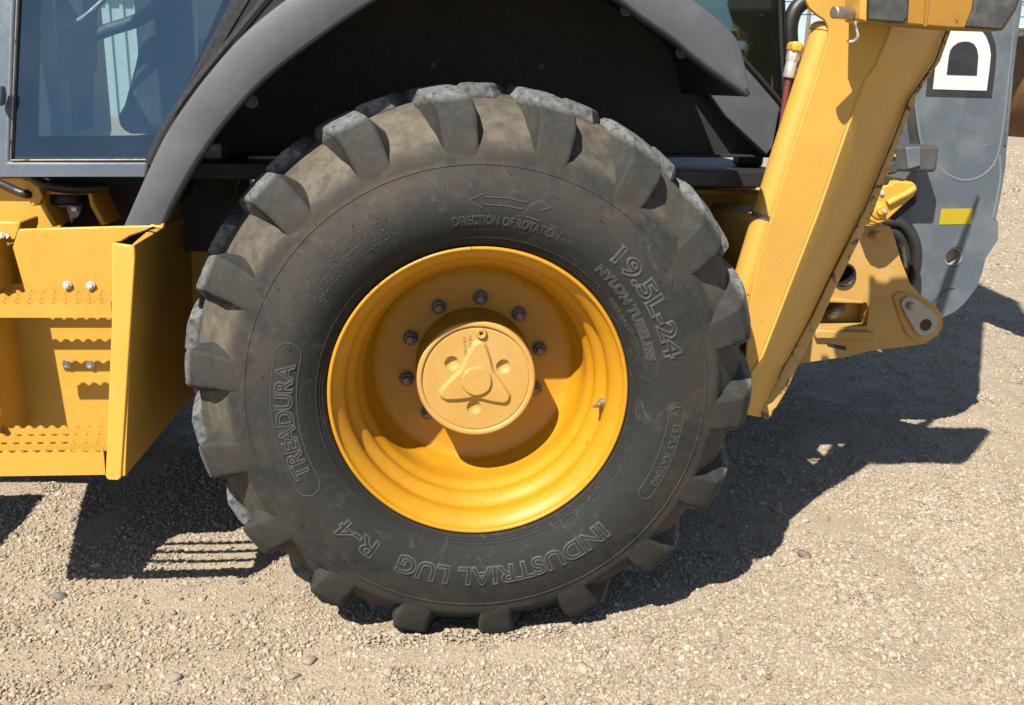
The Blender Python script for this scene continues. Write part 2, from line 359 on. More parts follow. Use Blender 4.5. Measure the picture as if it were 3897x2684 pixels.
def build_ground():
    n = 340
    s = np.linspace(-1, 1, n); g = np.sinh(s * 7.2) / np.sinh(7.2) * 900
    X, Y = np.meshgrid(g + .3, g + 1.0, indexing='ij')
    Z = gheight(X, Y)
    v = np.stack([X.ravel(), Y.ravel(), Z.ravel()], 1)
    i = np.arange(n * n).reshape(n, n); f = np.stack([i[:-1, :-1], i[1:, :-1], i[1:, 1:], i[:-1, 1:]], -1).reshape(-1, 4)
    me = bpy.data.meshes.new('ground'); me.vertices.add(len(v)); me.vertices.foreach_set('co', v.ravel())
    me.loops.add(f.size); me.loops.foreach_set('vertex_index', f.ravel().astype(np.int32))
    me.polygons.add(len(f)); me.polygons.foreach_set('loop_start', np.arange(0, f.size, 4, dtype=np.int32))
    me.update(calc_edges=True); me.validate()
    me.polygons.foreach_set('use_smooth', [True] * len(me.polygons))
    o = obj('ground', me, M['ground']); o['kind'] = 'structure'; return o
ground = build_ground()

def rock_mesh(name, seed, sub=1, flat=.6, jag=.22):
    r = np.random.default_rng(seed); bm = bmesh.new(); bmesh.ops.create_icosphere(bm, subdivisions=sub, radius=.5)
    ax = r.normal(size=(5, 3)); ax /= np.linalg.norm(ax, axis=1)[:, None]; off = r.uniform(.28, .46, 5)
    sc = np.array([1, r.uniform(.62, .95), flat * r.uniform(.8, 1.15)])
    for vv in bm.verts:
        p = np.array(vv.co)
        for a, d in zip(ax, off):                       # flattened faces, as on crushed stone
            q = p @ a
            if q > d: p = p - a * (q - d) * .85
        p = p * (1 + r.normal() * jag * .25) * sc; vv.co = Vector(p)
    me = bpy.data.meshes.new(name); bm.to_mesh(me); bm.free(); return me

def scatter_gravel():
    cx, cy = -.13, -2.0
    P = []; S = []
    # fine chips, thinning out with distance
    for r0, r1, dens, smin, smax in ((1.5, 2.3, 30000, .0042, .026), (2.3, 3.2, 24000, .0048, .026), (3.2, 4.6, 13000, .006, .026), (4.6, 7.5, 4200, .010, .030), (7.5, 13, 1100, .016, .042), (13, 34, 330, .028, .075)):
        a0, a1 = (R(48), R(118)) if r1 < 20 else (R(52), R(64))
        area = (r1 * r1 - r0 * r0) / 2 * (a1 - a0); k = int(area * dens)
        rr = np.sqrt(RNG.uniform(r0 * r0, r1 * r1, k)); aa = RNG.uniform(a0, a1, k)
        x = cx + rr * np.cos(aa); y = cy + rr * np.sin(aa)
        s = smin + (smax - smin) * RNG.beta(1.0, 5.2, k)
        cl = hash_noise(x, y, .12, 9) + .6 * hash_noise(x, y, .5, 10)
        keep = RNG.random(k) < np.clip(.66 + cl * 1.7, .10, 1)
        s = s * np.clip(1 + .5 * hash_noise(x, y, .35, 12), .6, 1.4)
        P.append(np.stack([x, y, gheight(x, y) + s * .10], 1)[keep]); S.append(s[keep])
    P = np.concatenate(P); S = np.concatenate(S); n = len(P)
    me = bpy.data.meshes.new('gravel'); me.vertices.add(n); me.vertices.foreach_set('co', P.ravel())
    a = me.attributes.new('size', 'FLOAT', 'POINT'); a.data.foreach_set('value', S)
    a = me.attributes.new('turn', 'FLOAT_VECTOR', 'POINT')
    rot = np.stack([RNG.normal(0, .45, n), RNG.normal(0, .45, n), RNG.uniform(0, 6.283, n)], 1); a.data.foreach_set('vector', rot.ravel())
    a = me.attributes.new('shape', 'INT', 'POINT'); a.data.foreach_set('value', RNG.integers(0, 8, n).astype(np.int32))
    me.materials.append(M['chip'])
    o = bpy.data.objects.new('gravel', me); COL.objects.link(o); o.parent = ground; o['kind'] = 'stuff'
    ng = bpy.data.node_groups.new('gravel_scatter', 'GeometryNodeTree')
    ng.interface.new_socket('Geometry', in_out='INPUT', socket_type='NodeSocketGeometry'); ng.interface.new_socket('Geometry', in_out='OUTPUT', socket_type='NodeSocketGeometry')
    nn = ng.nodes; nl = ng.links
    gi = nn.new('NodeGroupInput'); go = nn.new('NodeGroupOutput'); ip = nn.new('GeometryNodeInstanceOnPoints')
    ci = nn.new('GeometryNodeJoinGeometry')
    for k in range(8):                                   # eight crushed-stone shapes
        ico = nn.new('GeometryNodeMeshIcoSphere'); ico.inputs['Radius'].default_value = .5; ico.inputs['Subdivisions'].default_value = 2
        sp = nn.new('GeometryNodeSetPosition'); pos = nn.new('GeometryNodeInputPosition')
        vo = nn.new('ShaderNodeTexVoronoi'); vo.voronoi_dimensions = '4D'; vo.inputs['Scale'].default_value = 1.35; vo.inputs['W'].default_value = k * 3.7
        sub = nn.new('ShaderNodeMath'); sub.operation = 'MULTIPLY_ADD'; sub.inputs[1].default_value = -.75; sub.inputs[2].default_value = 1.28
        sc = nn.new('ShaderNodeVectorMath'); sc.operation = 'SCALE'
        nl.new(pos.outputs[0], vo.inputs['Vector']); nl.new(vo.outputs['Distance'], sub.inputs[0]); nl.new(pos.outputs[0], sc.inputs[0]); nl.new(sub.outputs[0], sc.inputs['Scale'])
        tr_ = nn.new('GeometryNodeTransform'); tr_.inputs['Scale'].default_value = (1, RNG.uniform(.65, .95), RNG.uniform(.5, .75))
        sm_ = nn.new('GeometryNodeSetMaterial'); sm_.inputs['Material'].default_value = M['chip']
        g2i = nn.new('GeometryNodeGeometryToInstance')
        nl.new(ico.outputs[0], sp.inputs[0]); nl.new(sc.outputs[0], sp.inputs['Position']); nl.new(sp.outputs[0], tr_.inputs[0]); nl.new(tr_.outputs[0], sm_.inputs[0]); nl.new(sm_.outputs[0], g2i.inputs[0]); nl.new(g2i.outputs[0], ci.inputs[0])
    def att(nm, t): q = nn.new('GeometryNodeInputNamedAttribute'); q.data_type = t; q.inputs['Name'].default_value = nm; return q.outputs[0]
    nl.new(gi.outputs[0], ip.inputs['Points']); nl.new(ci.outputs[0], ip.inputs['Instance']); ip.inputs['Pick Instance'].default_value = True
    nl.new(att('shape', 'INT'), ip.inputs['Instance Index']); nl.new(att('size', 'FLOAT'), ip.inputs['Scale'])
    e2r = nn.new('FunctionNodeEulerToRotation'); nl.new(att('turn', 'FLOAT_VECTOR'), e2r.inputs[0]); nl.new(e2r.outputs[0], ip.inputs['Rotation'])
    nl.new(ip.outputs[0], go.inputs[0])
    md = o.modifiers.new('scatter', 'NODES'); md.node_group = ng
    print('gravel chips', n)
scatter_gravel()

def scatter_pebbles():
    shapes = [rock_mesh('pebble', 300 + k, 2, .58, .16) for k in range(10)]
    for me in shapes:
        me.materials.append(M['pebble']); me.polygons.foreach_set('use_smooth', [True] * len(me.polygons))
    cnt = 0
    def put(x, y, s, k, rz):
        o = bpy.data.objects.new('pebble', shapes[k]); COL.objects.link(o); o.parent = ground
        z = float(gheight(np.array([x]), np.array([y]))[0]); o.location = (x, y, z + s * .06); o.scale = (s, s, s)
        o.rotation_euler = (random.gauss(0, .2), random.gauss(0, .2), rz)
    while cnt < 290:
        r = math.sqrt(random.uniform(1.55 ** 2, 3.6 ** 2)); a = R(random.uniform(50, 118))
        x = -.13 + r * math.cos(a); y = -2.0 + r * math.sin(a)
        s = .018 + .044 * random.betavariate(.9, 4.2)
        put(x, y, s, random.randrange(10), random.uniform(0, 6.28)); cnt += 1
scatter_pebbles()

# ================================================================ the backhoe loader
loader = root('backhoe_loader', (0, 0, GZ), 'yellow and grey backhoe loader with big treaded rear wheel, parked on gravel', 'backhoe loader')

# ---------------------------------------------------------------- tyre
PROF = [(.335, .010), (.338, -.001), (.342, -.004), (.3445, -.0075), (.3465, -.0075), (.3475, -.0095), (.350, -.0125), (.352, -.0125), (.353, -.0145), (.3565, -.0185), (.3585, -.0185), (.360, -.0195),
        (.372, -.0285), (.388, -.037), (.405, -.0425), (.425, -.045), (.445, -.0435), (.465, -.0385), (.485, -.031), (.500, -.0242), (.5065, -.0215), (.5085, -.0225), (.5105, -.0200),
        (.520, -.0180), (.530, -.0150), (.538, -.0115), (.5425, -.0070), (.5465, .0010), (.551, .0110), (.560, .0240), (.573, .0390), (.588, .0560), (.607, .0790), (.627, .1120), (.643, .1520), (.650, .190)]
def prof_y(r):
    for (r0, y0), (r1, y1) in zip(PROF, PROF[1:]):
        if r0 <= r <= r1: return y0 + (y1 - y0) * (r - r0) / (r1 - r0)
    return PROF[-1][1]
full = PROF + [(r, .38 - y) for r, y in reversed(PROF[:-1])]
tyre = obj('tyre', lathe_mesh('tyre', full, 288), M['rubber'], loader, 40)
tyre['label'] = 'black industrial lug tyre dusted with sand'
def lug_mesh(name, flip, seed):
    top = [(-.0172, .5200), (-.0118, .5420), (-.0040, .5650), (.0060, .5890), (.0160, .6110), (.0195, .6160), (.033, .6270), (.052, .6405), (.080, .6540), (.120, .6650), (.165, .6710), (.205, .6720), (.238, .6705)]
    bot = [(.0050, .5050), (.0150, .5200), (.0260, .5400), (.040, .5560), (.048, .5660), (.054, .5730), (.060, .5800), (.074, .5950), (.096, .6110), (.130, .6320), (.168, .6360), (.205, .6360), (.238, .6340)]
    shift = [0, 0, 0, 0, .1, .2, .4, .8, 1.6, 2.8, 4.1, 5.3, 6.3]
    half = [3.9, 3.85, 3.8, 3.8, 3.8, 3.8, 3.8, 3.75, 3.7, 3.6, 3.5, 3.4, 3.1]
    flare = [.1, .4, .8, 1.3, 1.6, 1.8, 2.0, 2.1, 2.0, 1.9, 1.8, 1.7, 1.6]
    cross = [(-1, 0, 1.0), (-1, .42, .48), (-1, .66, .20), (-1, .84, .06), (-.965, .935, .01), (-.87, .988, 0), (-.45, 1.003, 0), (0, 1.004, 0), (.45, 1.003, 0), (.87, .988, 0), (.965, .935, .01), (1, .84, .06), (1, .66, .20), (1, .42, .48), (1, 0, 1.0)]
    v = []; f = []; k = len(cross)
    for (yt, rt), (yb, rb), sh, hw, fl in zip(top, bot, shift, half, flare):
        for u, h, g in cross:
            y = yb + (yt - yb) * h; r = rb + (rt - rb) * h
            a = R(sh + u * hw + (math.copysign(1, u) * g * fl if u else 0))
            v.append((r * math.cos(a), (.38 - y) if flip else y, r * math.sin(a)))
    n = len(top)
    for i in range(n - 1):
        for j in range(k - 1): f.append((i * k + j, i * k + j + 1, (i + 1) * k + j + 1, (i + 1) * k + j))
    f.append(tuple(range(k))); f.append(tuple((n - 1) * k + j for j in reversed(range(k))))
    me = from_py(name, v, f); fix_normals(me)
    bm = bmesh.new(); bm.from_mesh(me)
    bmesh.ops.subdivide_edges(bm, edges=[e for e in bm.edges], cuts=2, use_grid_fill=True)
    bm.normal_update()
    for q in bm.verts:                                                   # scuffs and chipped edges
        p = q.co.copy(); r = math.hypot(p.x, p.z); w = min(1, max(0, (r - .60) / .03))
        n1 = mnoise.noise(p * 28 + Vector((seed * 7.3, 0, 0))); n2 = mnoise.noise(p * 95 + Vector((0, seed * 5.1, 0)))
        d = .0016 * n1 + w * (.0013 * n2 - .0040 * max(0, n2 - .2)); q.co = p + q.normal * d
    bm.to_mesh(me); bm.free()
    me.materials.append(M['lug']); me.polygons.foreach_set('use_smooth', [True] * len(me.polygons)); me.set_sharp_from_angle(angle=R(34)); return me
for flip in (False, True):
    mes = [lug_mesh('tread_lug', flip, sd) for sd in range(4)]
    for k in range(18):
        o = bpy.data.objects.new('tread_lug', mes[(k * 3 + k // 4) % 4]); COL.objects.link(o); o.parent = tyre
        o.rotation_euler = (0, -R(14.8 + 20 * k + (10 if flip else 0) + random.uniform(-.25, .25)), 0)

# ---- raised lettering moulded on the sidewall
def text_mesh(s, depth, fill=False, offset=0.0, ext=0.0):
    cu = bpy.data.curves.new('lettering', 'FONT'); cu.body = s; cu.size = 1.0; cu.fill_mode = 'BOTH' if fill else 'NONE'
    cu.bevel_depth = depth; cu.bevel_resolution = 1; cu.offset = offset; cu.resolution_u = 4; cu.extrude = ext
    o = bpy.data.objects.new('lettering_tmp', cu); COL.objects.link(o)
    dg = bpy.context.evaluated_depsgraph_get(); me = bpy.data.meshes.new_from_object(o.evaluated_get(dg), depsgraph=dg)
    bpy.data.objects.remove(o); bpy.data.curves.remove(cu); me.materials.clear(); return me
def wrap_on_sidewall(me, x0, x1, z0, z1, a_start, a_end, r0, r1, lift=1.0):
    for v in me.vertices:
        t = (v.co.x - x0) / (x1 - x0); r = r0 + (r1 - r0) * (v.co.y - z0) / (z1 - z0); a = R(a_start + (a_end - a_start) * t)
        v.co = (r * math.cos(a), prof_y(r) - v.co.z * lift, r * math.sin(a))
def ring_text(s, a_start, a_end, r0, r1, line=.0011, offset=.0, fill=False, mt=None):
    capscale = (r1 - r0) / .70
    me = text_mesh(s, line / capscale, fill, offset)
    co = np.array([v.co for v in me.vertices]); x0, x1 = co[:, 0].min(), co[:, 0].max(); lo, hi = 0.0, .70
    wrap_on_sidewall(me, x0, x1, lo, hi, a_start, a_end, r0, r1, capscale)
    fix_normals(me); return obj('raised_lettering', me, mt or M['lettering'], tyre, 50)
ring_text('TREADURA', 204.6, 167.6, .406, .441, .0026, .02)
ring_text('DIRECTION OF ROTATION', 99.4, 66.0, .386, .405, .0015, -.008)
ring_text('19.5L-24', 49.6, 12.6, .416, .455, .0028, .024)
ring_text('NYLON TUBELESS', 50.6, 13.2, .377, .396, .0019, .014)
ring_text('MADE IN CHINA', 38.9, 26.8, .353, .363, .0009, -.01)
ring_text('12 PLY RATING', -7.5, -27.5, .439, .455, .0013, .005)
ring_text('INDUSTRIAL LUG', -46.5, -116.0, .404, .446, .0026, .02)
ring_text('R-4', -123.0, -137.6, .404, .446, .0026, .02)
def ring_line(name, pts, r=.0011, sub=6, closed=False):
    """a raised moulding line through (angle, radius) points"""
    P3 = [(q * math.cos(R(a)), prof_y(q) - r * .2, q * math.sin(R(a))) for a, q in pts]
    return tube(name, P3, r, M['lettering'], tyre, 6, sub)
def stadium(a0, a1, r0, r1):
    rc = (r0 + r1) / 2; rr = (r1 - r0) / 2; out = []
    for k in range(13): out.append((a0 + (a1 - a0) * k / 12, r1))
    for k in range(1, 8): t = math.pi / 2 - math.pi * k / 8; out.append((a1 + math.copysign(1, a1 - a0) * math.degrees(rr * math.cos(t) / rc), rc + rr * math.sin(t)))
    for k in range(13): out.append((a1 + (a0 - a1) * k / 12, r0))
    for k in range(1, 8): t = -math.pi / 2 - math.pi * k / 8; out.append((a0 + math.copysign(1, a1 - a0) * math.degrees(rr * math.cos(t) / rc), rc + rr * math.sin(t)))
    out.append(out[0]); return out
ring_line('moulded_frame', stadium(206.5, 165.5, .396, .450), .0013, 2)
ring_line('moulded_frame', stadium(-4.5, -30.0, .423, .459), .0013, 2)
for a, q in ((208.4, .423), (163.6, .423), (-3.4, .446), (-31.0, .438)):
    me = lathe_mesh('moulded_dot', [(0, -.002), (.0028, -.0015), (.0035, .001), (0, .001)], 14); place(me, (q * math.cos(R(a)), prof_y(q), q * math.sin(R(a)))); obj('moulded_dot', me, M['rubber'], tyre, 40)
ring_line('rotation_arrow', [(94.3, .437), (90.2, .450), (90.2, .444), (84, .4445), (78.6, .4425), (77.6, .4525), (71.8, .446)], .0015, 1)
ring_line('rotation_arrow', [(94.3, .437), (90.2, .420), (90.2, .4285), (84, .4285), (79.0, .4275)], .0015, 1)
ring_line('rotation_arrow', [(78.0, .414), (73.4, .4125)], .0015, 1)
ring_line('rotation_arrow', [(71.8, .446), (74.6, .432)], .0015, 1)
# worn small print: only broken strokes can be made out
sm = []
for row, q in enumerate((.447, .437, .427, .417, .407)):
    a = 148.5 - row * .4
    while a > 115.5 - row * .6:
        if random.random() < .78:
            for _ in range(random.choice((1, 2))):
                da = random.uniform(-.25, .25); dr = random.uniform(-.0022, .0022)
                l = random.uniform(.2, .45); e = random.uniform(-.002, .002)
                pts = [(a + da, q + dr), (a + da - l * .5, q + dr + e), (a + da - l, q + dr + random.uniform(-.002, .002))]
                sm.append(tube_mesh('s', [(z * math.cos(R(t)), prof_y(z) - .0002, z * math.sin(R(t))) for t, z in pts], .0010, 5, 2))
        a -= random.choice((.62, .7, .8, 1.3))
obj('worn_moulded_print', join_meshes('worn_moulded_print', sm), M['lettering'], tyre, 60, kind='stuff')
# rubber vent spews left by the mould
sp = []
for k in range(64):
    q = random.choice((.368, .372, .468, .492, .516)); a = R(random.uniform(0, 360)); L = random.uniform(.002, .006)
    p = Vector((q * math.cos(a), prof_y(q), q * math.sin(a))); d = Vector((random.uniform(-.4, .4), -1, random.uniform(-.7, .1))).normalized()
    sp.append(tube_mesh('sp', [p, p + d * L], .0009, 5, 1))
obj('vent_spews', join_meshes('vent_spews', sp), M['black'], tyre, 60, kind='stuff')

# ---------------------------------------------------------------- rim
RP = [(.326, .012), (.334, .006), (.3355, .000), (.3345, -.0035), (.331, -.0055), (.3275, -.0045), (.3258, -.001), (.3252, .005), (.3235, .0085), (.316, .0155), (.308, .0255), (.3015, .0360), (.2995, .0420),
      (.2990, .0500), (.2997, .0590), (.3000, .0650), (.2985, .0695), (.2920, .0770), (.2845, .0865), (.2795, .0945), (.2778, .1010), (.2780, .1090), (.2785, .1145), (.2765, .1195), (.2710, .1280), (.2660, .1375), (.2643, .1460),
      (.2645, .1700), (.2650, .1900), (.2632, .2080), (.2570, .2250), (.2495, .2380), (.2475, .2475), (.243, .2500), (.238, .2540), (.220, .2570), (.200, .2580), (.150, .2585), (.120, .2585)]
rim = obj('rim', lathe_mesh('rim', RP, 192), M['rim'], loader, 50)
rim['label'] = 'deep dished yellow steel wheel rim'
# hub drum and planetary cover
hub = obj('hub', lathe_mesh('hub', [(.1425, .2600), (.1425, .2480), (.1405, .2450), (.1400, .140), (.1408, .136), (.1408, .130)], 128), M['rim'], loader, 40)
hub['label'] = 'yellow planetary hub drum with cast cover'
def hub_cover():
    n = 190; Rr = .1402
    def smooth(e0, e1, x): t = np.clip((x - e0) / (e1 - e0), 0, 1); return t * t * (3 - 2 * t)
    def height(x, z):
        r = np.hypot(x, z); h = np.zeros_like(x)
        h += .0035 * smooth(Rr * .905, Rr * .925, r)                       # raised outer ring
        h -= .0022 * np.exp(-((r - Rr * .898) / .0016) ** 2)
        h -= .0045 * smooth(Rr - .004, Rr, r)
        ang = np.arctan2(z, x)                                            # three armed boss: concave sided triangle
        d = np.abs((ang - R(86) + R(60)) % R(120) - R(60))
        vx = [(.0755 * math.cos(R(86 + 120 * k)), .0755 * math.sin(R(86 + 120 * k))) for k in range(3)]
        sd = np.full_like(x, 9.0); inside = np.ones_like(x, dtype=bool)
        for k in range(3):
            (ax, az), (bx, bz) = vx[k], vx[(k + 1) % 3]; ex, ez = bx - ax, bz - az
            t = np.clip(((x - ax) * ex + (z - az) * ez) / (ex * ex + ez * ez), 0, 1)
            sd = np.minimum(sd, np.hypot(x - ax - t * ex, z - az - t * ez)); inside &= (ex * (z - az) - ez * (x - ax)) >= 0
        sd = np.where(inside, -sd, sd) + .010 * np.sin(1.5 * d) ** 2
        h += .0085 * (1 - smooth(.0125, .0215, sd))
        h += .0065 * (1 - smooth(.0330, .0362, np.hypot(x, z + .002)))
        for k in range(3):                                                # drilled dimples
            a = R(26 + 120 * k) ; px, pz = .070 * math.cos(a), .070 * math.sin(a)
            d = np.hypot(x - px, z - pz); h -= np.sqrt(np.clip(.0165 ** 2 - d * d, 0, None)) * .62
        return h
    v = []; f = []; rows = []
    rs = np.linspace(0, Rr, n // 2); na = 360
    Rm, Am = np.meshgrid(rs[1:], np.linspace(0, 2 * math.pi, na, endpoint=False), indexing='ij')
    X = Rm * np.cos(Am); Z = Rm * np.sin(Am); H = height(X, Z)
    v = [(0, .1225 - float(height(np.array([0.]), np.array([0.]))[0]), 0)] + list(zip(X.ravel(), .1225 - H.ravel(), Z.ravel()))
    m_ = len(rs) - 1
    for j in range(na): f.append((0, 1 + j, 1 + (j + 1) % na))
    for i in range(m_ - 1):
        for j in range(na): a = 1 + i * na + j; b = 1 + i * na + (j + 1) % na; f.append((a, a + na, b + na, b))
    base = 1 + (m_ - 1) * na; k0 = len(v)
    for j in range(na): t = 2 * math.pi * j / na; v.append((Rr * math.cos(t), .140, Rr * math.sin(t)))
    for j in range(na): f.append((base + j, k0 + j, k0 + (j + 1) % na, base + (j + 1) % na))
    me = from_py('hub_cover', v, f); fix_normals(me); return obj('hub_cover', me, M['cast'], hub, 60)
hub_cover()
pa, pr_ = R(85.2), .1125
plug_c = (pr_ * math.cos(pa), .1195, pr_ * math.sin(pa))
obj('oil_plug', place(lathe_mesh('oil_plug', [(.0045, .004), (.0050, -.0045), (.0105, -.0055), (.0122, -.0035), (.0125, .004)], 28), plug_c), M['cast'], hub, 40)
obj('oil_plug_socket', place(lathe_mesh('oil_plug_socket', [(0, .003), (.0048, .003), (.0048, .0032)], 6), plug_c), M['dullsteel'], hub, 30)
def hub_text(s, x, z, h, rot):
    me = text_mesh(s, .02, True, 0, .05); k = h / .7
    me.transform(Matrix.Translation((x, .1215, z)) @ Matrix.Rotation(rot, 4, 'Y') @ Matrix(((k, 0, 0, 0), (0, 0, -k * .3, 0), (0, k, 0, 0), (0, 0, 0, 1))))
    obj('cast_lettering', me, M['cast'], hub, 50)
hub_text('OIL LEVEL', -.0205, .1070, .0068, R(86)); hub_text('OELSTAND', -.0330, .1040, .0066, R(86))
# wheel nuts
nm = join_meshes('wheel_nut', [place(lathe_mesh('w', [(0, 0), (.0190, 0), (.0190, .004), (0, .004)], 28), (0, -.004, 0)), place(hex_mesh('h', .0172, .013, .14), (0, -.017, 0)),
                               place(lathe_mesh('s', [(0, 0), (.0080, 0), (.0096, .002), (.0096, .016), (0, .016)], 20), (0, -.030, 0))])
nm.materials.append(M['nut']); nm.polygons.foreach_set('use_smooth', [True] * len(nm.polygons)); nm.set_sharp_from_angle(angle=R(30))
for k in range(10):
    a = 1.4812 + k * math.pi / 5
    o = bpy.data.objects.new('wheel_nut', nm); COL.objects.link(o); o.parent = rim; o.location = (.1690 * math.cos(a), .258, .1690 * math.sin(a)); o.rotation_euler = (0, random.uniform(0, 1), 0)
# tyre valve
vs = Vector((.290, .068, -.044)); vd = Vector((-.60, -.75, .05)).normalized()
obj('valve_stem', join_meshes('valve_stem', [place(lathe_mesh('a', [(0, 0), (.006, 0), (.006, .012), (.0085, .012), (.0085, .018), (.0125, .018), (.0125, .024), (0, .024)], 20), vs + vd * .018, vd), place(lathe_mesh('b', [(0, 0), (.0028, 0), (.0040, .004), (.0040, .026), (0, .026)], 16), vs + vd * .040, vd)]), M['pin'], rim, 35)

# ---------------------------------------------------------------- fender and wheel well
FE = 0.02
f_out = [(-0.7434, 0.0200, 0.3666), (-0.7244, 0.0200, 0.4050), (-0.6891, 0.0200, 0.4747), (-0.6468, 0.0200, 0.5522), (-0.5960, 0.0200, 0.6235), (-0.5448, 0.0200, 0.6853), (-0.4827, 0.0200, 0.7509), (-0.4008, 0.0200, 0.8163), (-0.2957, 0.0200, 0.8828), (-0.1743, 0.0200, 0.9300), (-0.0354, 0.0200, 0.9546), (0.1142, 0.0200, 0.9571), (0.2496, 0.0200, 0.9293), (0.3524, 0.0200, 0.8863), (0.4340, 0.0200, 0.8432), (0.4923, 0.0200, 0.8054), (0.5304, 0.0200, 0.7699), (0.5484, 0.0200, 0.7290), (0.5666, 0.0200, 0.6677)]
f_in = [(-0.6596, 0.0200, 0.3730), (-0.6451, 0.0200, 0.4024), (-0.6071, 0.0200, 0.4680), (-0.5549, 0.0200, 0.5435), (-0.4921, 0.0200, 0.6172), (-0.4308, 0.0200, 0.6763), (-0.3518, 0.0200, 0.7362), (-0.2498, 0.0200, 0.8062), (-0.1706, 0.0200, 0.8502), (-0.0873, 0.0200, 0.8794), (0.0007, 0.0200, 0.8940), (0.0983, 0.0200, 0.8975), (0.1888, 0.0200, 0.8790), (0.2708, 0.0200, 0.8396), (0.3186, 0.0200, 0.8096), (0.3942, 0.0200, 0.7643), (0.4390, 0.0200, 0.7313), (0.5082, 0.0200, 0.6869), (0.5630, 0.0200, 0.6549)]
f_out = crom(f_out, 4); f_in = crom(f_in, 4)
def fender_mesh():
    v = []; f = []; n = len(f_out)
    for (a, b) in zip(f_out, f_in):
        a = Vector(a); b = Vector(b); w = (b - a).normalized()
        # cross-section: top sheet back edge, rounded outer roll, face, rounded inner roll, inner return
        sec = [a + Vector((0, .55, 0)), a + Vector((0, .016, 0)), a + Vector((0, .007, 0)) + w * .001, a + Vector((0, .002, 0)) + w * .004, a + w * .009,
               a.lerp(b, .5) + Vector((0, -.002, 0)), b - w * .009, b - w * .004 + Vector((0, .002, 0)), b - w * .001 + Vector((0, .007, 0)), b + Vector((0, .016, 0)), b + Vector((0, .055, 0)) - w * .002, b + Vector((0, .058, 0)) - w * .010, b - w * .012 + Vector((0, .020, 0)), a + w * .012 + Vector((0, .020, 0)), a + w * .012 + Vector((0, .06, 0)), a + w * .010 + Vector((0, .55, 0))]
        v += sec
    k = 16
    for i in range(n - 1):
        for j in range(k): f.append((i * k + j, i * k + (j + 1) % k, (i + 1) * k + (j + 1) % k, (i + 1) * k + j))
    f.append(tuple(range(k))); f.append(tuple((n - 1) * k + j for j in reversed(range(k))))
    me = from_py('fender', v, f); fix_normals(me)
    me.materials.append(M['grey']); me.materials.append(M['liner'])
    for i in range(n - 1):
        for j in range(k): me.polygons[i * k + j].material_index = 1 if j in (9, 10, 11, 12, 13, 14, 15) else 0
    return me
fm = fender_mesh()
fender = obj('fender', fm, None, loader, 40)
fender['label'] = 'matte grey plastic wheel arch fender'
for p in ((-0.4759, 0.0500, 0.6216), (0.4198, 0.0500, 0.7433), (0.2965, 0.0500, 0.8240)): bolt('fender_bolt', p, (0, -1, 0), fender, M['black'], r=.008, h=.005, washer=1.7)
well = slab('wheel_well_liner', [(-0.7094, 0.5500, 0.3532), (-0.6270, 0.5500, 0.3542), (-0.5757, 0.5500, 0.4768), (0.8277, 0.5500, 0.4971), (0.7596, 0.5500, 1.1743), (-0.6617, 0.5500, 1.1143)], .03, M['liner'], loader, bevel=.004)
slab('liner_lip', [(-0.7088, 0.5000, 0.4832), (0.8082, 0.5000, 0.5072), (0.8089, 0.5000, 0.5002), (-0.7092, 0.5000, 0.4767)], .06, M['liner'], well, bevel=.002)
for p in ((-0.0967, 0.5480, 0.7153), (0.1839, 0.5480, 0.7194)): bolt('liner_bolt', p, (0, -1, 0), well, M['darkgrey'], r=.005, h=.004)

# ---------------------------------------------------------------- cab door, sill, rear quarter
def dy(y): return .34 + (365 - y) * .00023
door = slab('door_frame', [(-1.1450, 0.3350, 0.4325), (-0.7711, 0.3350, 0.4384), (-0.7684, 0.3350, 0.4744), (-1.0839, 0.3350, 0.4690), (-1.0588, 0.4350, 0.8895), (-1.1330, 0.4350, 0.8869)], .05, M['doorgrey'], loader, bevel=.008, seg=3)
door['label'] = 'blue grey tubular cab door frame'
slab('door_seal', [(-1.0838, 0.3410, 0.4655), (-0.7601, 0.3410, 0.4711), (-0.4953, 0.4430, 0.9099), (-0.5414, 0.4430, 0.9083), (-0.7667, 0.3430, 0.4841), (-1.0742, 0.3430, 0.4787), (-1.0511, 0.4430, 0.8906), (-1.0609, 0.4430, 0.8903)], .02, M['rubber_seal'], door, bevel=.003)
tube('seal_bead', [(-1.0555, 0.4310, 0.8701), (-1.0783, 0.3370, 0.4740), (-1.0775, 0.3370, 0.4720), (-0.7585, 0.3370, 0.4786)], .0022, M['dullsteel'], door, 8, 1)
slab('door_glass', [(-1.0755, 0.3460, 0.4774), (-0.7534, 0.3460, 0.4831), (-0.4960, 0.4480, 0.9104), (-1.0539, 0.4480, 0.8911)], .005, M['glass'], door, bevel=0)
band = slab('glass_border', [(-1.0736, 0.3490, 0.4793), (-0.7439, 0.3490, 0.4852), (-0.5068, 0.4510, 0.9104), (-0.5684, 0.4510, 0.9082), (-0.7171, 0.3720, 0.5715), (-0.7436, 0.3620, 0.5346), (-1.0206, 0.3580, 0.5263), (-1.0096, 0.4510, 0.8929), (-1.0531, 0.4510, 0.8914)], .003, M['dblack'], door, bevel=0)
tube('fender_edge_trim', [(-0.7563, 0.3000, 0.4711), (-0.7198, 0.3100, 0.5435), (-0.6740, 0.3300, 0.6155), (-0.6135, 0.3500, 0.6941), (-0.5456, 0.3700, 0.7752), (-0.4775, 0.3900, 0.8565), (-0.4087, 0.4100, 0.9189)], .012, M['rubber_seal'], loader, 8, 4)
slab('cab_rear_pillar', [(0.7742, 0.5000, 0.9601), (0.7951, 0.5000, 0.9608), (0.8223, 0.5000, 0.7682), (0.8387, 0.5000, 0.6349), (0.8106, 0.5000, 0.5315), (0.8166, 0.5000, 0.6389)], .06, M['black'], loader, bevel=.004)
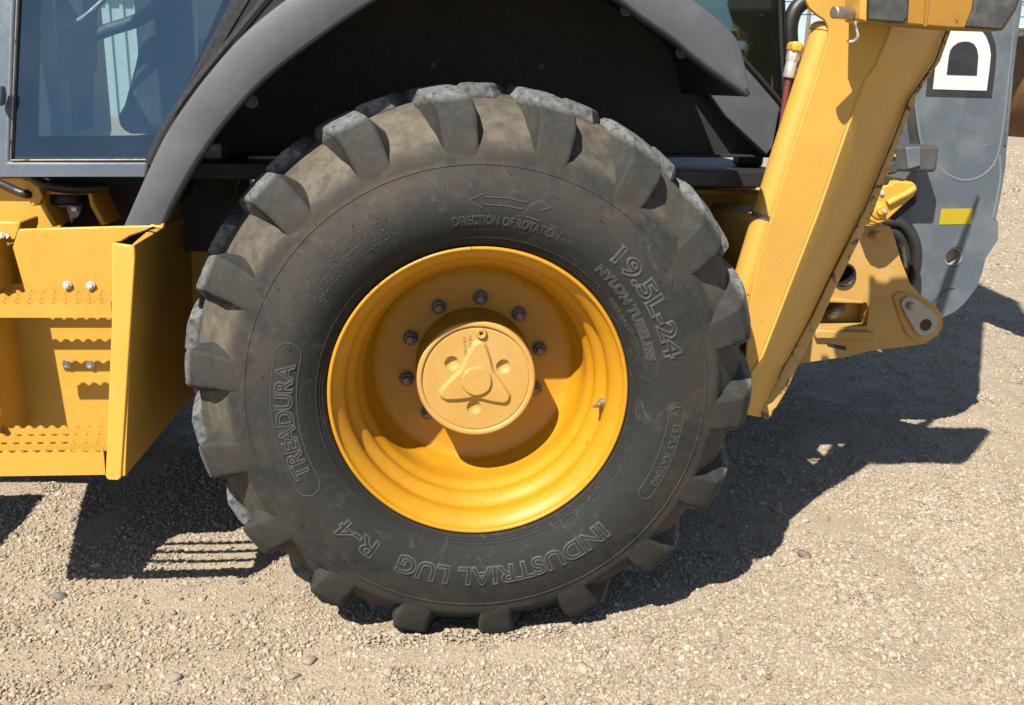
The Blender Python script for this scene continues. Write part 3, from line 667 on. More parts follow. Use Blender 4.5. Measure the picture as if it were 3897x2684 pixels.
rq = slab('rear_quarter_panel', [(0.5442, 0.4700, 0.8762), (0.6078, 0.4700, 0.8233), (0.6730, 0.4700, 0.7652), (0.8060, 0.4700, 0.6425), (0.7971, 0.4700, 0.5307), (0.7813, 0.4700, 0.5075), (0.6587, 0.4700, 0.6069), (0.5936, 0.4700, 0.6849), (0.4798, 0.4700, 0.8216)], .05, M['grey'], loader, bevel=.004)
slab('quarter_glass', [(0.5214, 0.4900, 0.9502), (0.7775, 0.4900, 0.9591), (0.8191, 0.4900, 0.6481), (0.8111, 0.4900, 0.6435), (0.6793, 0.4900, 0.7683), (0.6137, 0.4900, 0.8268), (0.5495, 0.4900, 0.8801)], .005, M['glass'], loader, bevel=0)
tube('quarter_glass_seal', [(0.5059, 0.4650, 0.9161), (0.5451, 0.4650, 0.8758), (0.6086, 0.4650, 0.8230), (0.6736, 0.4650, 0.7661), (0.7400, 0.4650, 0.7050), (0.8066, 0.4650, 0.6415)], .006, M['rubber_seal'], loader, 8, 2)
tube('quarter_glass_seal', [(0.7757, 0.4850, 0.9585), (0.7956, 0.4850, 0.8104), (0.8210, 0.4850, 0.6460)], .006, M['rubber_seal'], loader, 8, 2)

# cab shell and what shows through the glass
cab = box('cab_floor', (-1.14, .40, .43), (.82, 1.74, .47), M['black'], loader)
box('cab_roof', (-1.14, .50, 2.00), (.80, 1.66, 2.12), M['black'], loader, .03)
for p in ((-1.12, .56), (-1.12, 1.60), (.74, .56), (.74, 1.60)): box('cab_post', (p[0], p[1], .47), (p[0] + .07, p[1] + .07, 2.0), M['black'], loader, .012)
seat = slab('operator_seat', [(-0.8893, 0.9500, 0.9517), (-0.9271, 0.9500, 0.8083), (-0.9579, 0.9500, 0.6982), (-0.9981, 0.9500, 0.5858), (-1.0167, 0.9500, 0.5578), (-1.0178, 0.9500, 0.5149), (-0.9834, 0.9500, 0.5054), (-0.6417, 0.9500, 0.5123), (-0.6196, 0.9500, 0.9610)], .5, M['seat'], loader, bevel=.03, seg=3)
slab('seat_sticker', [(-0.9778, 0.9300, 0.5816), (-0.9463, 0.9300, 0.5873), (-0.9440, 0.9300, 0.5524), (-0.9767, 0.9300, 0.5492)], .004, M['darkgrey'], seat, bevel=0)
col = slab('steering_column', [(-1.1174, 0.8500, 0.9328), (-1.0387, 0.8500, 0.9355), (-1.0635, 0.8500, 0.6814), (-1.0734, 0.8500, 0.6765), (-1.0893, 0.8500, 0.5200), (-1.0994, 0.8500, 0.5150), (-1.1110, 0.8500, 0.5196), (-1.1073, 0.8500, 0.6567), (-1.1530, 0.8500, 0.6720), (-1.1466, 0.8500, 0.7122), (-1.1278, 0.8500, 0.7360), (-1.1273, 0.8500, 0.7639)], .12, M['seat'], loader, bevel=.012)
tube('control_lever', [(-1.0718, 0.9000, 0.7679), (-0.9962, 0.9000, 0.7961), (-0.9220, 0.9000, 0.8219), (-0.8687, 0.9000, 0.8588), (-0.8536, 0.9000, 0.9012)], .018, M['seat'], loader, 10, 6)
tube('steering_wheel', [(-0.9724, 0.8300, 0.8817), (-1.0027, 0.8300, 0.8536), (-1.0378, 0.8300, 0.8252), (-1.0674, 0.8300, 0.8060), (-1.0920, 0.8300, 0.7915)], .007, M['dullsteel'], loader, 8, 6)
slab('cab_inner_post', [(-1.2103, 1.0000, 0.9460), (-1.1885, 1.0000, 0.9468), (-1.2365, 1.0000, 0.4776), (-1.2643, 1.0000, 0.4771)], .06, M['seat'], loader, bevel=.01)
box('cab_sill_plate', (-1.05, .45, .47), (-.62, .62, .515), M['dullsteel'], loader, .008)

# ---------------------------------------------------------------- under the sill: frame, cab mount, hoses
slab('side_frame_plate', [(-1.2573, 0.6200, 0.4044), (-1.0999, 0.6200, 0.4069), (-1.0899, 0.6200, 0.3284), (-1.0755, 0.6200, 0.2223), (-1.2790, 0.6200, 0.2206)], .03, M['yellow'], loader, bevel=.004)
slab('frame_gusset', [(-1.1240, 0.5000, 0.4139), (-1.0866, 0.5000, 0.4068), (-1.0758, 0.5000, 0.3674), (-1.0907, 0.5000, 0.3472), (-1.1079, 0.5000, 0.3470)], .02, M['yellow'], loader, bevel=.003)
tube('hydraulic_hose', [(-1.1962, 0.5000, 0.4095), (-1.1660, 0.5000, 0.3969), (-1.1400, 0.5000, 0.3841), (-1.1133, 0.5000, 0.3757), (-1.1003, 0.5600, 0.3740)], .0115, M['hose'], loader, 12, 6)
tube('hydraulic_hose', [(-1.0844, 0.4600, 0.4257), (-1.0566, 0.4500, 0.4077), (-1.0245, 0.4600, 0.3985), (-0.9790, 0.4800, 0.3929), (-0.9271, 0.5200, 0.3941)], .013, M['hose'], loader, 12, 6)
mb = slab('cab_mount_bracket', [(-1.0973, 0.5200, 0.3960), (-1.0883, 0.5200, 0.4005), (-1.0837, 0.5200, 0.3829), (-1.0760, 0.5200, 0.3741), (-1.0828, 0.5200, 0.3494), (-1.0560, 0.5200, 0.2935), (-1.0693, 0.5200, 0.2910), (-1.0924, 0.5200, 0.3404), (-1.0984, 0.5200, 0.3649)], .16, M['yellow'], loader, bevel=.004)
slab('mount_top_plate', [(-1.0866, 0.5250, 0.3823), (-0.9688, 0.5250, 0.3829), (-0.9718, 0.5250, 0.3739), (-1.0735, 0.5250, 0.3736)], .14, M['yellow'], mb, bevel=.003)
slab('mount_leg', [(-0.9747, 0.5200, 0.3833), (-0.9628, 0.5200, 0.3835), (-0.9610, 0.5200, 0.3555), (-0.9354, 0.5200, 0.2993), (-0.9489, 0.5200, 0.2946), (-0.9716, 0.5200, 0.3464)], .14, M['yellow'], mb, bevel=.004)
obj('rubber_mount', place(lathe_mesh('rubber_mount', [(0, 0), (.036, 0), (.042, .006), (.042, .022), (.036, .030), (0, .030)], 32), (-1.0455, 0.5800, 0.3441), (0, 0, -1)), M['black'], mb, 40)
obj('mount_washer', place(lathe_mesh('mount_washer', [(0, 0), (.034, 0), (.036, .003), (.036, .006), (0, .006)], 32), (-1.0439, 0.5800, 0.3372), (0, 0, -1)), M['dullsteel'], mb, 40)
slab('mount_tongue', [(-1.0456, 0.5600, 0.3407), (-1.0081, 0.5600, 0.3412), (-1.0096, 0.5600, 0.3252), (-1.0175, 0.5600, 0.3113), (-1.0288, 0.5600, 0.3089), (-1.0333, 0.5600, 0.2962), (-1.0367, 0.5600, 0.2962)], .012, M['dullsteel'], mb, bevel=.002)
box('mount_nut', (-1.0286, 0.5450, 0.3268), (-1.0127, 0.5570, 0.3404), M['steel'], mb, .002)
slab('side_tank', [(-1.1840, 0.4200, 0.3189), (-1.1058, 0.4200, 0.3177), (-1.1079, 0.4200, 0.2981), (-1.1192, 0.4200, 0.2708), (-1.1917, 0.4200, 0.2537)], .12, M['yellow'], loader, bevel=.006)
bolt('tank_bolt', (-1.1473, 0.4100, 0.2807), (0, -.5, 1), loader, M['steel'], r=.008, h=.006, washer=1.8)

# ---------------------------------------------------------------- step box
steps = slab('step_box', [(-1.1757, 0.3600, 0.1773), (-0.8342, 0.3600, 0.1791), (-0.8628, 0.3600, -0.2612), (-1.2283, 0.3600, -0.2684), (-1.1937, 0.3600, 0.1115)], .012, M['yellow'], loader, bevel=.003)
steps['label'] = 'yellow folded steel step box with serrated treads'
slab('step_top_plate', [(-1.0676, 0.3100, 0.3153), (-0.9697, 0.3100, 0.3195), (-0.8206, 0.3100, 0.3253), (-0.7780, 0.3100, 0.3268), (-0.7434, 0.3100, 0.3282), (-0.7361, 0.3100, 0.3586), (-0.7300, 0.3100, 0.3587), (-0.7313, 0.3100, 0.3409), (-0.7367, 0.3100, 0.3220), (-0.7442, 0.3100, 0.3167), (-0.7502, 0.3100, 0.3187), (-0.7585, 0.3100, 0.3302), (-0.8101, 0.3100, 0.3055), (-0.8378, 0.3100, 0.2883), (-0.8502, 0.3100, 0.2861), (-0.8650, 0.3100, 0.1586), (-1.0687, 0.3100, 0.1579), (-1.0862, 0.3100, 0.2724)], .012, M['yellow'], steps, bevel=.003)
side = slab('step_side_panel', [(-.758, .112, .312), (-.803, .056, -.205), (-.800, .50, -.215), (-.800, .72, -.235), (-.795, .80, .300), (-.795, .80, .44), (-.795, .46, .44), (-.785, .37, .312)], .008, M['yellow'], steps, bevel=.002, d=(1, 0, 0))
slab('step_front_flange', [(-0.7959, 0.1050, 0.3187), (-0.7530, 0.1050, 0.3124), (-0.7477, 0.1040, 0.3058), (-0.7475, 0.1020, 0.2897), (-0.7735, 0.0780, 0.0569), (-0.8027, 0.0520, -0.2052), (-0.8075, 0.0500, -0.2118), (-0.8343, 0.0500, -0.2103), (-0.8384, 0.0530, -0.2029), (-0.8055, 0.0860, 0.1404)], .012, M['yellow'], steps, bevel=.007, seg=4)
slab('step_left_panel', [(-1.118, .360, .29), (-1.118, .255, .29), (-1.118, .215, -.11), (-1.118, .055, -.15), (-1.118, .055, -.19), (-1.118, .40, -.19)], -.008, M['yellow'], steps, bevel=.002, d=(1, 0, 0))
slab('step_bottom_plate', [(-1.12, .375, -.205), (-.806, .375, -.212), (-.806, .70, -.225), (-1.24, .74, -.225)], .008, M['yellow'], steps, bevel=.002, d=(0, 0, 1))
def tread_bar(x0, x1, y, ztop, zbot, pitch, th, tooth, ph):
    """an upright bar with a wavy serrated top edge"""
    n = int((x1 - x0) / pitch * 6); top = []
    for i in range(n + 1):
        x = x0 + (x1 - x0) * i / n; u = ((x + ph) / pitch) % 1.0
        t = min(1, max(0, (0.5 - abs(u - .5)) * 4 - .35)); top.append((x, y, ztop - tooth * (1 - t)))
    pts = top + [(x1, y, zbot), (x0, y, zbot)]
    return slab('tread_bar', pts, th, M['yellow'], steps, bevel=0)
for (y, zt, zb, ph) in ((.178, .172, .134, .0), (.218, .172, .152, .011), (.258, .172, .152, .0), (.298, .172, .152, .011)):
    tread_bar(-1.115, -.832 if y < .22 else -.812, y, zt, zb, .0265, .006, .0075, ph)
for (y, zt, zb, ph) in ((.055, -.140, -.200, .0), (.108, -.140, -.160, .012), (.161, -.140, -.160, .0), (.214, -.140, -.160, .012)):
    tread_bar(-1.115, -.838 if y < .1 else -.812, y, zt, zb, .0265, .006, .0075, ph)
for p in ((-0.9696, 0.3060, 0.1838), (-0.9158, 0.3060, 0.1830), (-1.0078, 0.3550, -0.0268), (-0.9518, 0.3550, -0.0282)): bolt('step_bolt', p, (0, -1, .1), steps, M['steel'], r=.0075, h=.006, washer=1.4, stud=.0)
bolt('step_bolt', (-1.1575, 0.3550, -0.0036), (0, -1, 0), steps, M['dullsteel'], r=.006, h=.005, washer=1.3)
box('frame_rail', (-2.6, .78, -.12), (1.05, .90, .30), M['yellow'], loader, .008)
box('tower_shade_block', (.70, .33, -.16), (.80, .68, .36), M['yellow'], loader, .008)  # frame block added beside the tyre to close a lit gap in the shadow
box('rear_shade_block', (.86, 1.08, -.12), (1.42, 1.75, .34), M['yellow'], loader, .02)  # hidden block, added so the ground below the casting falls in shadow
box('side_shadow_box_upper', (-1.40, .26, -.125), (-1.128, .76, .27), M['yellow'], loader, .01)  # unseen upper box, set back so its shadow leaves the step recess lit
box('swing_shade_block', (1.40, 1.48, -.15), (1.72, 1.85, .50), M['yellow'], loader, .02)  # added out of sight behind the boom to block sun from the ground
slab('side_shadow_box', [(-1.285, .06, -.21), (-1.128, .06, -.21), (-1.128, .76, -.21), (-1.455, .76, -.21)], .085, M['yellow'], loader, bevel=.01, d=(0, 0, 1))  # unseen box, shaped to give the step's ground shadow its left outline
box('dark_backing_plate', (-1.25, .70, .20), (-.60, .76, .47), M['black'], loader, .005)  # black sheet added to stand in for the shade under the sill
box('rear_axle_housing', (-.14, .30, -.14), (.14, 1.8, .14), M['yellow'], loader, .05, seg=3)
box('transmission_case', (-1.6, .90, -.20), (.2, 1.3, .25), M['black'], loader, .04)
box('underbody_shade_sheet', (-2.2, .74, -.24), (-.1, 1.7, -.19), M['black'], loader, .01)  # unseen sheet added to keep sun off the gravel under the machine
box('front_shadow_box', (-2.5, .05, -.20), (-1.67, .42, .10), M['yellow'], loader, .03)  # made-up box out of view, casts the shadow blob at the left edge
slab('engine_hood', [(-2.9, .52, .45), (-1.16, .52, .45), (-1.16, .52, 1.05), (-2.9, .52, .95)], .9, M['yellow'], loader, bevel=.05, seg=3)
slab('door_hinge', [(-1.0914, 0.3300, 0.6408), (-1.0782, 0.3300, 0.6391), (-1.0775, 0.3300, 0.6198), (-1.0821, 0.3300, 0.5963), (-1.0970, 0.3300, 0.5921)], .03, M['doorgrey'], loader, bevel=.006)

# ---------------------------------------------------------------- rear frame behind the wheel
slab('rear_cross_plate', [(0.5913, 0.6000, 0.4037), (0.8198, 0.6000, 0.4034), (0.8162, 0.6000, 0.3873), (0.5925, 0.6000, 0.3879)], .04, M['yellow'], loader, bevel=.003)
slab('rear_side_frame', [(0.5963, 0.6600, 0.3828), (0.8629, 0.6600, 0.3828), (0.9234, 0.6600, -0.2291), (0.6401, 0.6600, -0.2271)], .03, M['yellow'], loader, bevel=.004)
slab('frame_foot', [(0.6570, 0.3000, 0.1988), (0.7222, 0.3000, 0.2083), (0.7215, 0.3000, 0.1298), (0.7217, 0.3000, -0.0604), (0.6620, 0.3000, -0.0600)], .03, M['yellow'], loader, bevel=.004)
tube('fuel_line', [(0.6017, 0.5600, 0.4509), (0.6517, 0.5600, 0.4446), (0.7145, 0.5600, 0.4384), (0.7921, 0.5600, 0.4384)], .005, M['dullsteel'], loader, 8, 4)
box('rear_valve_block', (0.6163, 0.6000, 0.4065), (0.8123, 0.6600, 0.4335), M['darkgrey'], loader, .006)

# ---------------------------------------------------------------- stabilizer
LY = .22
leg = slab('stabilizer_leg', [(0.9047, 0.2200, 1.1540), (0.8255, 0.2200, 1.0515), (0.7519, 0.2200, 0.9752), (0.7302, 0.2200, 0.9092), (0.7458, 0.2200, 0.8719), (0.7560, 0.2200, 0.8551), (0.7756, 0.2200, 0.8405), (0.7958, 0.2200, 0.8296), (0.8059, 0.2200, 0.8154), (0.8102, 0.2200, 0.7972), (0.7896, 0.2200, 0.6985), (0.7514, 0.2200, 0.5462), (0.7196, 0.2200, 0.3995), (0.6891, 0.2200, 0.2590), (0.6794, 0.2200, 0.1480), (0.6888, 0.2200, -0.1277), (0.6970, 0.2200, -0.1278), (0.6980, 0.2200, -0.0145), (0.7238, 0.2200, 0.0284), (0.8297, 0.2200, 0.3945), (0.8831, 0.2200, 0.6122), (0.9076, 0.2200, 0.7024), (0.9277, 0.2200, 0.7308), (0.9504, 0.2200, 0.8022), (0.9529, 0.2200, 0.8237), (0.9793, 0.2200, 0.9176), (1.0484, 0.2200, 1.1603)], .012, M['leg'], loader, bevel=.003)
leg['label'] = 'raised yellow stabilizer leg with chipped edges'
def strip(name, A_, B_, t, m, parent, bevel=.003):
    """a folded strip of plate between two edge lines"""
    n = len(A_); v = [Vector(p) for p in A_] + [Vector(p) for p in B_]; f = []
    for i in range(n - 1): f.append((i, i + 1, n + i + 1, n + i))
    me = from_py(name, v, f); o = obj(name, me, m, parent, 35)
    s = o.modifiers.new('thick', 'SOLIDIFY'); s.thickness = t; s.offset = 0
    if bevel: b = o.modifiers.new('bevel', 'BEVEL'); b.width = bevel; b.segments = 2; b.angle_limit = R(40)
    return o
ry = LY + .155
strip('leg_side_web', [(1.0484, 0.2200, 1.1603), (0.9793, 0.2200, 0.9176), (0.9529, 0.2200, 0.8237), (0.9504, 0.2200, 0.8022), (0.9277, 0.2200, 0.7308), (0.9076, 0.2200, 0.7024), (0.8831, 0.2200, 0.6122), (0.8297, 0.2200, 0.3945), (0.7238, 0.2200, 0.0284), (0.6980, 0.2200, -0.0145), (0.6970, 0.2200, -0.1278)],
      [(1.3789, 0.5500, 1.2420), (1.3034, 0.5500, 0.9620), (1.2811, 0.5500, 0.8436), (1.2611, 0.5500, 0.7615), (1.2239, 0.5500, 0.6985), (1.2016, 0.5500, 0.6609), (1.1735, 0.5500, 0.5545), (1.1055, 0.5300, 0.3599), (0.9639, 0.4900, 0.0333), (0.9001, 0.4500, -0.0585), (0.8063, 0.3600, -0.1879)], .010, M['leg'], leg)
strip('leg_edge_flange', [(1.2473, 0.5000, 0.8398), (1.2276, 0.5000, 0.7593), (1.1912, 0.5000, 0.6975), (1.1681, 0.5000, 0.6606), (1.1353, 0.4900, 0.5568), (1.0698, 0.4750, 0.3662), (0.9726, 0.4450, 0.1591), (0.9356, 0.4350, 0.0720), (0.8639, 0.3950, -0.0375), (0.8253, 0.3700, -0.0926), (0.7659, 0.3100, -0.1598)],
      [(1.2573, 0.5000, 0.8379), (1.2388, 0.5000, 0.7585), (1.2022, 0.5000, 0.6978), (1.1807, 0.5000, 0.6586), (1.1518, 0.4900, 0.5548), (1.0952, 0.4750, 0.3641), (0.9973, 0.4450, 0.1518), (0.9620, 0.4350, 0.0621), (0.8930, 0.3950, -0.0526), (0.8606, 0.3700, -0.1104), (0.7918, 0.3100, -0.1763)], .012, M['legedge'], leg, .002)
for p in ((0.9625, 0.4600, 0.0496), (1.0946, 0.5000, 0.3343)): obj('weld_lump', place(lathe_mesh('weld_lump', [(0, -.006), (.008, -.004), (.011, .004), (0, .006)], 14), p), M['legedge'], leg, 50)
tube('stabilizer_cylinder', [(0.8199, 0.2620, 0.8134), (0.7565, 0.2620, 0.5492), (0.7314, 0.2620, 0.4377), (0.6815, 0.2620, 0.2065), (0.6540, 0.2620, 0.0924)], .0345, M['leg'], loader, 28, 2)
obj('cylinder_gland', place(lathe_mesh('cylinder_gland', [(0, 0), (.024, 0), (.031, .004), (.0365, .010), (.0365, .02), (0, .02)], 28), (0.8218, 0.2620, 0.8253), Vector((0.8218, 0.2620, 0.8253)) - Vector((0.7565, 0.2620, 0.5492))), M['yellow'], leg, 35)
obj('cylinder_band', place(lathe_mesh('cylinder_band', [(.030, 0), (.0362, 0), (.0368, .002), (.0368, .010), (.0362, .012), (.030, .012)], 32), (0.7184, 0.2620, 0.3771), Vector((0.7565, 0.2620, 0.5492)) - Vector((0.7314, 0.2620, 0.4377))), M['nut'], leg, 35)
PY = .07
pad = slab('stabilizer_pad', [(0.7624, 0.0700, 1.2951), (0.8095, 0.0700, 0.8219), (0.8280, 0.0700, 0.8171), (1.0138, 0.0700, 0.8081), (1.1422, 0.0700, 0.8083), (1.1651, 0.0700, 0.8528), (1.2316, 0.0700, 1.2378)], .055, M['padorange'], loader, bevel=.006)
pad['label'] = 'scuffed stabilizer foot in orange and black stripes'
slab('pad_end_cap', [(0.7590, 0.0620, 1.2926), (0.8059, 0.0620, 0.8213), (0.8243, 0.0620, 0.8164), (0.7774, 0.0620, 1.2936)], .075, M['leg'], pad, bevel=.003)
slab('pad_black_block', [(0.7774, 0.0600, 1.2930), (0.8269, 0.0600, 0.8200), (0.9049, 0.0600, 0.8152), (0.9151, 0.0600, 0.8281), (0.8799, 0.0600, 1.2983)], .02, M['padblack'], pad, bevel=.005)
slab('pad_black_block', [(1.0414, 0.0600, 1.2343), (1.0599, 0.0600, 0.8506), (1.0489, 0.0600, 0.8122), (1.1318, 0.0600, 0.8083), (1.1568, 0.0600, 0.8518), (1.2211, 0.0600, 1.2348)], .02, M['padblack'], pad, bevel=.005)
slab('pad_seam_strip', [(0.9239, 0.0640, 1.2699), (0.9295, 0.0640, 1.2701), (0.9617, 0.0640, 0.8108), (0.9556, 0.0640, 0.8115)], .01, M['padorange'], pad, bevel=.001)
obj('pad_pin', place(lathe_mesh('pad_pin', [(0, 0), (.0105, 0), (.0128, .0025), (.0130, .006), (.0130, .085), (0, .085)], 28), (0.7486, 0.0650, 0.8340), Vector((0.7486, 0.0650, 0.8340)) - Vector((0.8217, 0.1000, 0.8361))), M['pin'], pad, 35)
tube('pin_clip', [(0.8248, 0.1200, 0.8532), (0.8234, 0.1000, 0.8462), (0.8167, 0.0850, 0.8286), (0.8093, 0.0850, 0.8157), (0.8150, 0.0900, 0.8052), (0.8200, 0.0900, 0.7889), (0.8168, 0.1000, 0.7792), (0.8063, 0.1100, 0.7784)], .0032, M['steel'], pad, 8, 5)

# hose and fittings beside the cylinder
slab('hose_elbow', [(0.7426, 0.2600, 0.7854), (0.7709, 0.2600, 0.7823), (0.7673, 0.2600, 0.7564), (0.7410, 0.2600, 0.7606)], .045, M['yellow'], loader, bevel=.008, seg=3)
fa, fb = Vector((0.7542, 0.2800, 0.7607)), Vector((0.7463, 0.2800, 0.7020)); fd = (fb - fa).normalized()
obj('hose_fitting', join_meshes('hose_fitting', [place(hex_mesh('a', .0165, .022), fa + fd * .022, fd), place(lathe_mesh('b', [(0, 0), (.0135, 0), (.0135, .012), (0, .012)], 20), fa + fd * .034, fd), place(lathe_mesh('c', [(0, 0), (.0125, 0), (.0140, .004), (.0140, .026), (0, .026)], 20), fb, fd)]), M['steel'], loader, 30)
tube('red_hose', [(0.7469, 0.2800, 0.7061), (0.7452, 0.2850, 0.6467), (0.7448, 0.2900, 0.5842), (0.7472, 0.3100, 0.5250), (0.7585, 0.3600, 0.4615)], .0075, M['redhose'], loader, 10, 5)
tube('black_hose_bundle', [(0.9047, 0.5200, 0.9348), (0.8679, 0.5200, 0.9035), (0.8400, 0.5200, 0.8767), (0.8297, 0.5200, 0.8394), (0.8343, 0.5200, 0.7957), (0.8431, 0.5200, 0.7584), (0.8575, 0.5200, 0.7365), (0.8570, 0.5000, 0.7116)], .021, M['hose'], loader, 12, 6)
tube('black_hose_bundle', [(0.8318, 0.5000, 0.7685), (0.8425, 0.5000, 0.7357), (0.8490, 0.5200, 0.6802), (0.8532, 0.5500, 0.6113)], .012, M['hose'], loader, 10, 6)

# ---------------------------------------------------------------- swing casting
SY = .99
def circle(cx, cz, y, r, n=28, rz=None): return [(cx + r * math.cos(2 * math.pi * i / n), y, cz + (rz or r) * math.sin(2 * math.pi * i / n)) for i in range(n)]
eye = (1.2755, 0.9900, 0.0910)
cast = slab('swing_frame', [(0.9427, 0.9900, 0.2670), (1.3178, 0.9900, 0.2539), (1.4167, 0.9900, 0.2549), (1.4413, 0.9900, 0.2097), (1.4710, 0.9900, 0.1402), (1.5129, 0.9900, 0.0637), (1.5582, 0.9900, 0.0213), (1.6097, 0.9900, -0.0077), (1.6420, 0.9900, -0.0431), (1.6522, 0.9900, -0.0788), (1.6404, 0.9900, -0.1163), (1.5988, 0.9900, -0.1476), (1.5021, 0.9900, -0.1617), (1.4162, 0.9900, -0.1709), (1.3137, 0.9900, -0.1958), (1.1809, 0.9900, -0.2143), (0.9916, 0.9900, -0.2512)], .06, M['cast'], loader, bevel=.008, seg=3,
            holes=[circle(eye[0], eye[2], SY, .040), [(1.1974, 0.9900, -0.0028), (1.3678, 0.9900, -0.0038), (1.3801, 0.9900, -0.0267), (1.3814, 0.9900, -0.0852), (1.2074, 0.9900, -0.0899)]])
cast['label'] = 'cast yellow swing frame with rusty pin plate'
slab('pocket_back', [(1.2263, 1.1100, -0.0104), (1.4504, 1.1100, -0.0159), (1.4672, 1.1100, -0.1439), (1.2413, 1.1100, -0.1438)], .02, M['cast'], cast, bevel=0)
slab('lower_rib', [(1.1933, 0.9700, -0.0941), (1.3834, 0.9700, -0.1018), (1.4032, 0.9700, -0.1095), (1.4056, 0.9700, -0.1281), (1.1968, 0.9700, -0.1248)], .03, M['cast'], cast, bevel=.005)
slab('upper_rib', [(1.1891, 0.9760, 0.0184), (1.3526, 0.9760, 0.0023), (1.3536, 0.9760, -0.0053), (1.1912, 0.9760, 0.0003)], .03, M['cast'], cast, bevel=.003)
slab('drain_slot', [(1.2474, 0.9885, -0.1452), (1.3160, 0.9885, -0.1562), (1.3163, 0.9885, -0.1719), (1.2487, 0.9885, -0.1561)], .004, M['black'], cast, bevel=.001)
obj('eye_bushing', place(lathe_mesh('eye_bushing', [(.0315, .06), (.0315, -.010), (.035, -.014), (.0405, -.010), (.0405, .06)], 36), (eye[0], SY, eye[2])), M['black'], cast, 40)
tube('grease_lump', [(1.2801, 1.0700, -0.0704), (1.2880, 1.0500, -0.0500), (1.3070, 1.0600, -0.0398), (1.3133, 1.0700, -0.0295)], .022, M['dullsteel'], cast, 10, 4)
slab('pin_boss', [(1.4544, 0.9820, 0.0180), (1.4767, 0.9820, 0.0364), (1.5150, 0.9820, 0.0304), (1.6067, 0.9820, -0.0166), (1.6332, 0.9820, -0.0458), (1.6416, 0.9820, -0.0799), (1.6275, 0.9820, -0.1127), (1.5928, 0.9820, -0.1361), (1.5547, 0.9820, -0.1361), (1.5194, 0.9820, -0.1111), (1.4855, 0.9820, -0.0492)], .02, M['cast'], cast, bevel=.006)
pp = slab('pin_plate', [(1.4809, 0.9700, -0.0036), (1.4865, 0.9700, 0.0116), (1.5026, 0.9700, 0.0193), (1.5230, 0.9700, 0.0178), (1.5433, 0.9700, 0.0073), (1.5988, 0.9700, -0.0293), (1.6158, 0.9700, -0.0477), (1.6229, 0.9700, -0.0739), (1.6142, 0.9700, -0.1002), (1.5926, 0.9700, -0.1142), (1.5675, 0.9700, -0.1158), (1.5481, 0.9700, -0.1018), (1.5032, 0.9700, -0.0402)], .010, M['padplate'], cast, bevel=.002)
obj('pin_end', place(lathe_mesh('pin_end', [(0, 0), (.0195, 0), (.021, .0015), (.021, .01), (0, .01)], 28), Vector((1.5783, 0.9685, -0.0766))), M['rust'], cast, 35)
bolt('pin_plate_bolt', (1.5113, 0.9700, -0.0096), (0, -1, 0), cast, M['dullsteel'], r=.0125, h=.012, washer=1.35)
obj('frame_knob', place(lathe_mesh('frame_knob', [(0, 0), (.010, 0), (.013, .004), (.013, .04), (0, .04)], 24), (1.3659, 0.9600, 0.2281), (.25, -1, .1)), M['cast'], cast, 40)

# boom lock lever
VY = .87
lev = slab('boom_lock_lever', [(1.2555, 0.8700, 0.3698), (1.3022, 0.8700, 0.3883), (1.3228, 0.8700, 0.3968), (1.3412, 0.8700, 0.3999), (1.3444, 0.8700, 0.4081), (1.3699, 0.8700, 0.4126), (1.3910, 0.8700, 0.4075), (1.4078, 0.8700, 0.4118), (1.4225, 0.8700, 0.4011), (1.4288, 0.8700, 0.3874), (1.4201, 0.8700, 0.3666), (1.3931, 0.8700, 0.3413), (1.3496, 0.8700, 0.2961), (1.3379, 0.8700, 0.2848), (1.3126, 0.8700, 0.2775), (1.2818, 0.8700, 0.2898), (1.2626, 0.8700, 0.3146)], .045, M['yellow'], loader, bevel=.008, seg=3)
lev['label'] = 'yellow boom lock lever with two bolts'
tube('lever_ridge', [(1.3330, 0.8640, 0.3426), (1.3626, 0.8640, 0.3595), (1.3925, 0.8640, 0.3751), (1.4135, 0.8640, 0.3905)], .0105, M['yellow'], lev, 10, 4)
obj('lever_boss', place(lathe_mesh('lever_boss', [(0, 0), (.012, 0), (.014, .006), (.026, .010), (.0285, .014), (.0285, .035), (0, .035)], 36), (1.3111, 0.8550, 0.3212)), M['yellow'], lev, 35)
bolt('lever_bolt', (1.3113, 0.8700, 0.3747), (0, -1, 0), lev, M['steel'], r=.0075, h=.006, washer=1.3, stud=0)
bolt('lever_bolt', (1.3193, 0.8570, 0.3211), (0, -1, 0), lev, M['steel'], r=.0070, h=.006, washer=1.2, stud=0)
slab('lever_rubber_stop', [(1.3636, 0.9000, 0.2924), (1.4090, 0.9000, 0.3380), (1.4393, 0.9000, 0.3636), (1.4509, 0.9000, 0.3554), (1.4459, 0.9000, 0.3385), (1.4119, 0.9000, 0.3071), (1.3855, 0.9000, 0.2842)], .03, M['rubber_seal'], lev, bevel=.003)
obj('lever_pivot_tube', place(lathe_mesh('lever_pivot_tube', [(0, 0), (.016, 0), (.0185, .003), (.0185, .10), (0, .10)], 24), (1.3250, 0.8700, 0.4447), (.75, -.5, -.1)), M['yellow'], lev, 35)
vb = box('swing_valve_cover', (1.3634, 1.0500, 0.4277), (1.5856, 1.1700, 0.5142), M['darkgrey'], loader, .012, seg=3)
slab('cover_face_panel', [(1.4630, 1.0420, 0.5075), (1.5129, 1.0420, 0.5112), (1.5236, 1.0420, 0.4483), (1.4793, 1.0420, 0.4361)], .01, M['boom'], vb, bevel=.004)
slab('cover_bulge', [(1.3994, 1.0300, 0.4615), (1.4297, 1.0300, 0.4620), (1.4447, 1.0300, 0.4422), (1.4414, 1.0300, 0.4220), (1.3934, 1.0300, 0.4155)], .05, M['darkgrey'], vb, bevel=.01, seg=3)
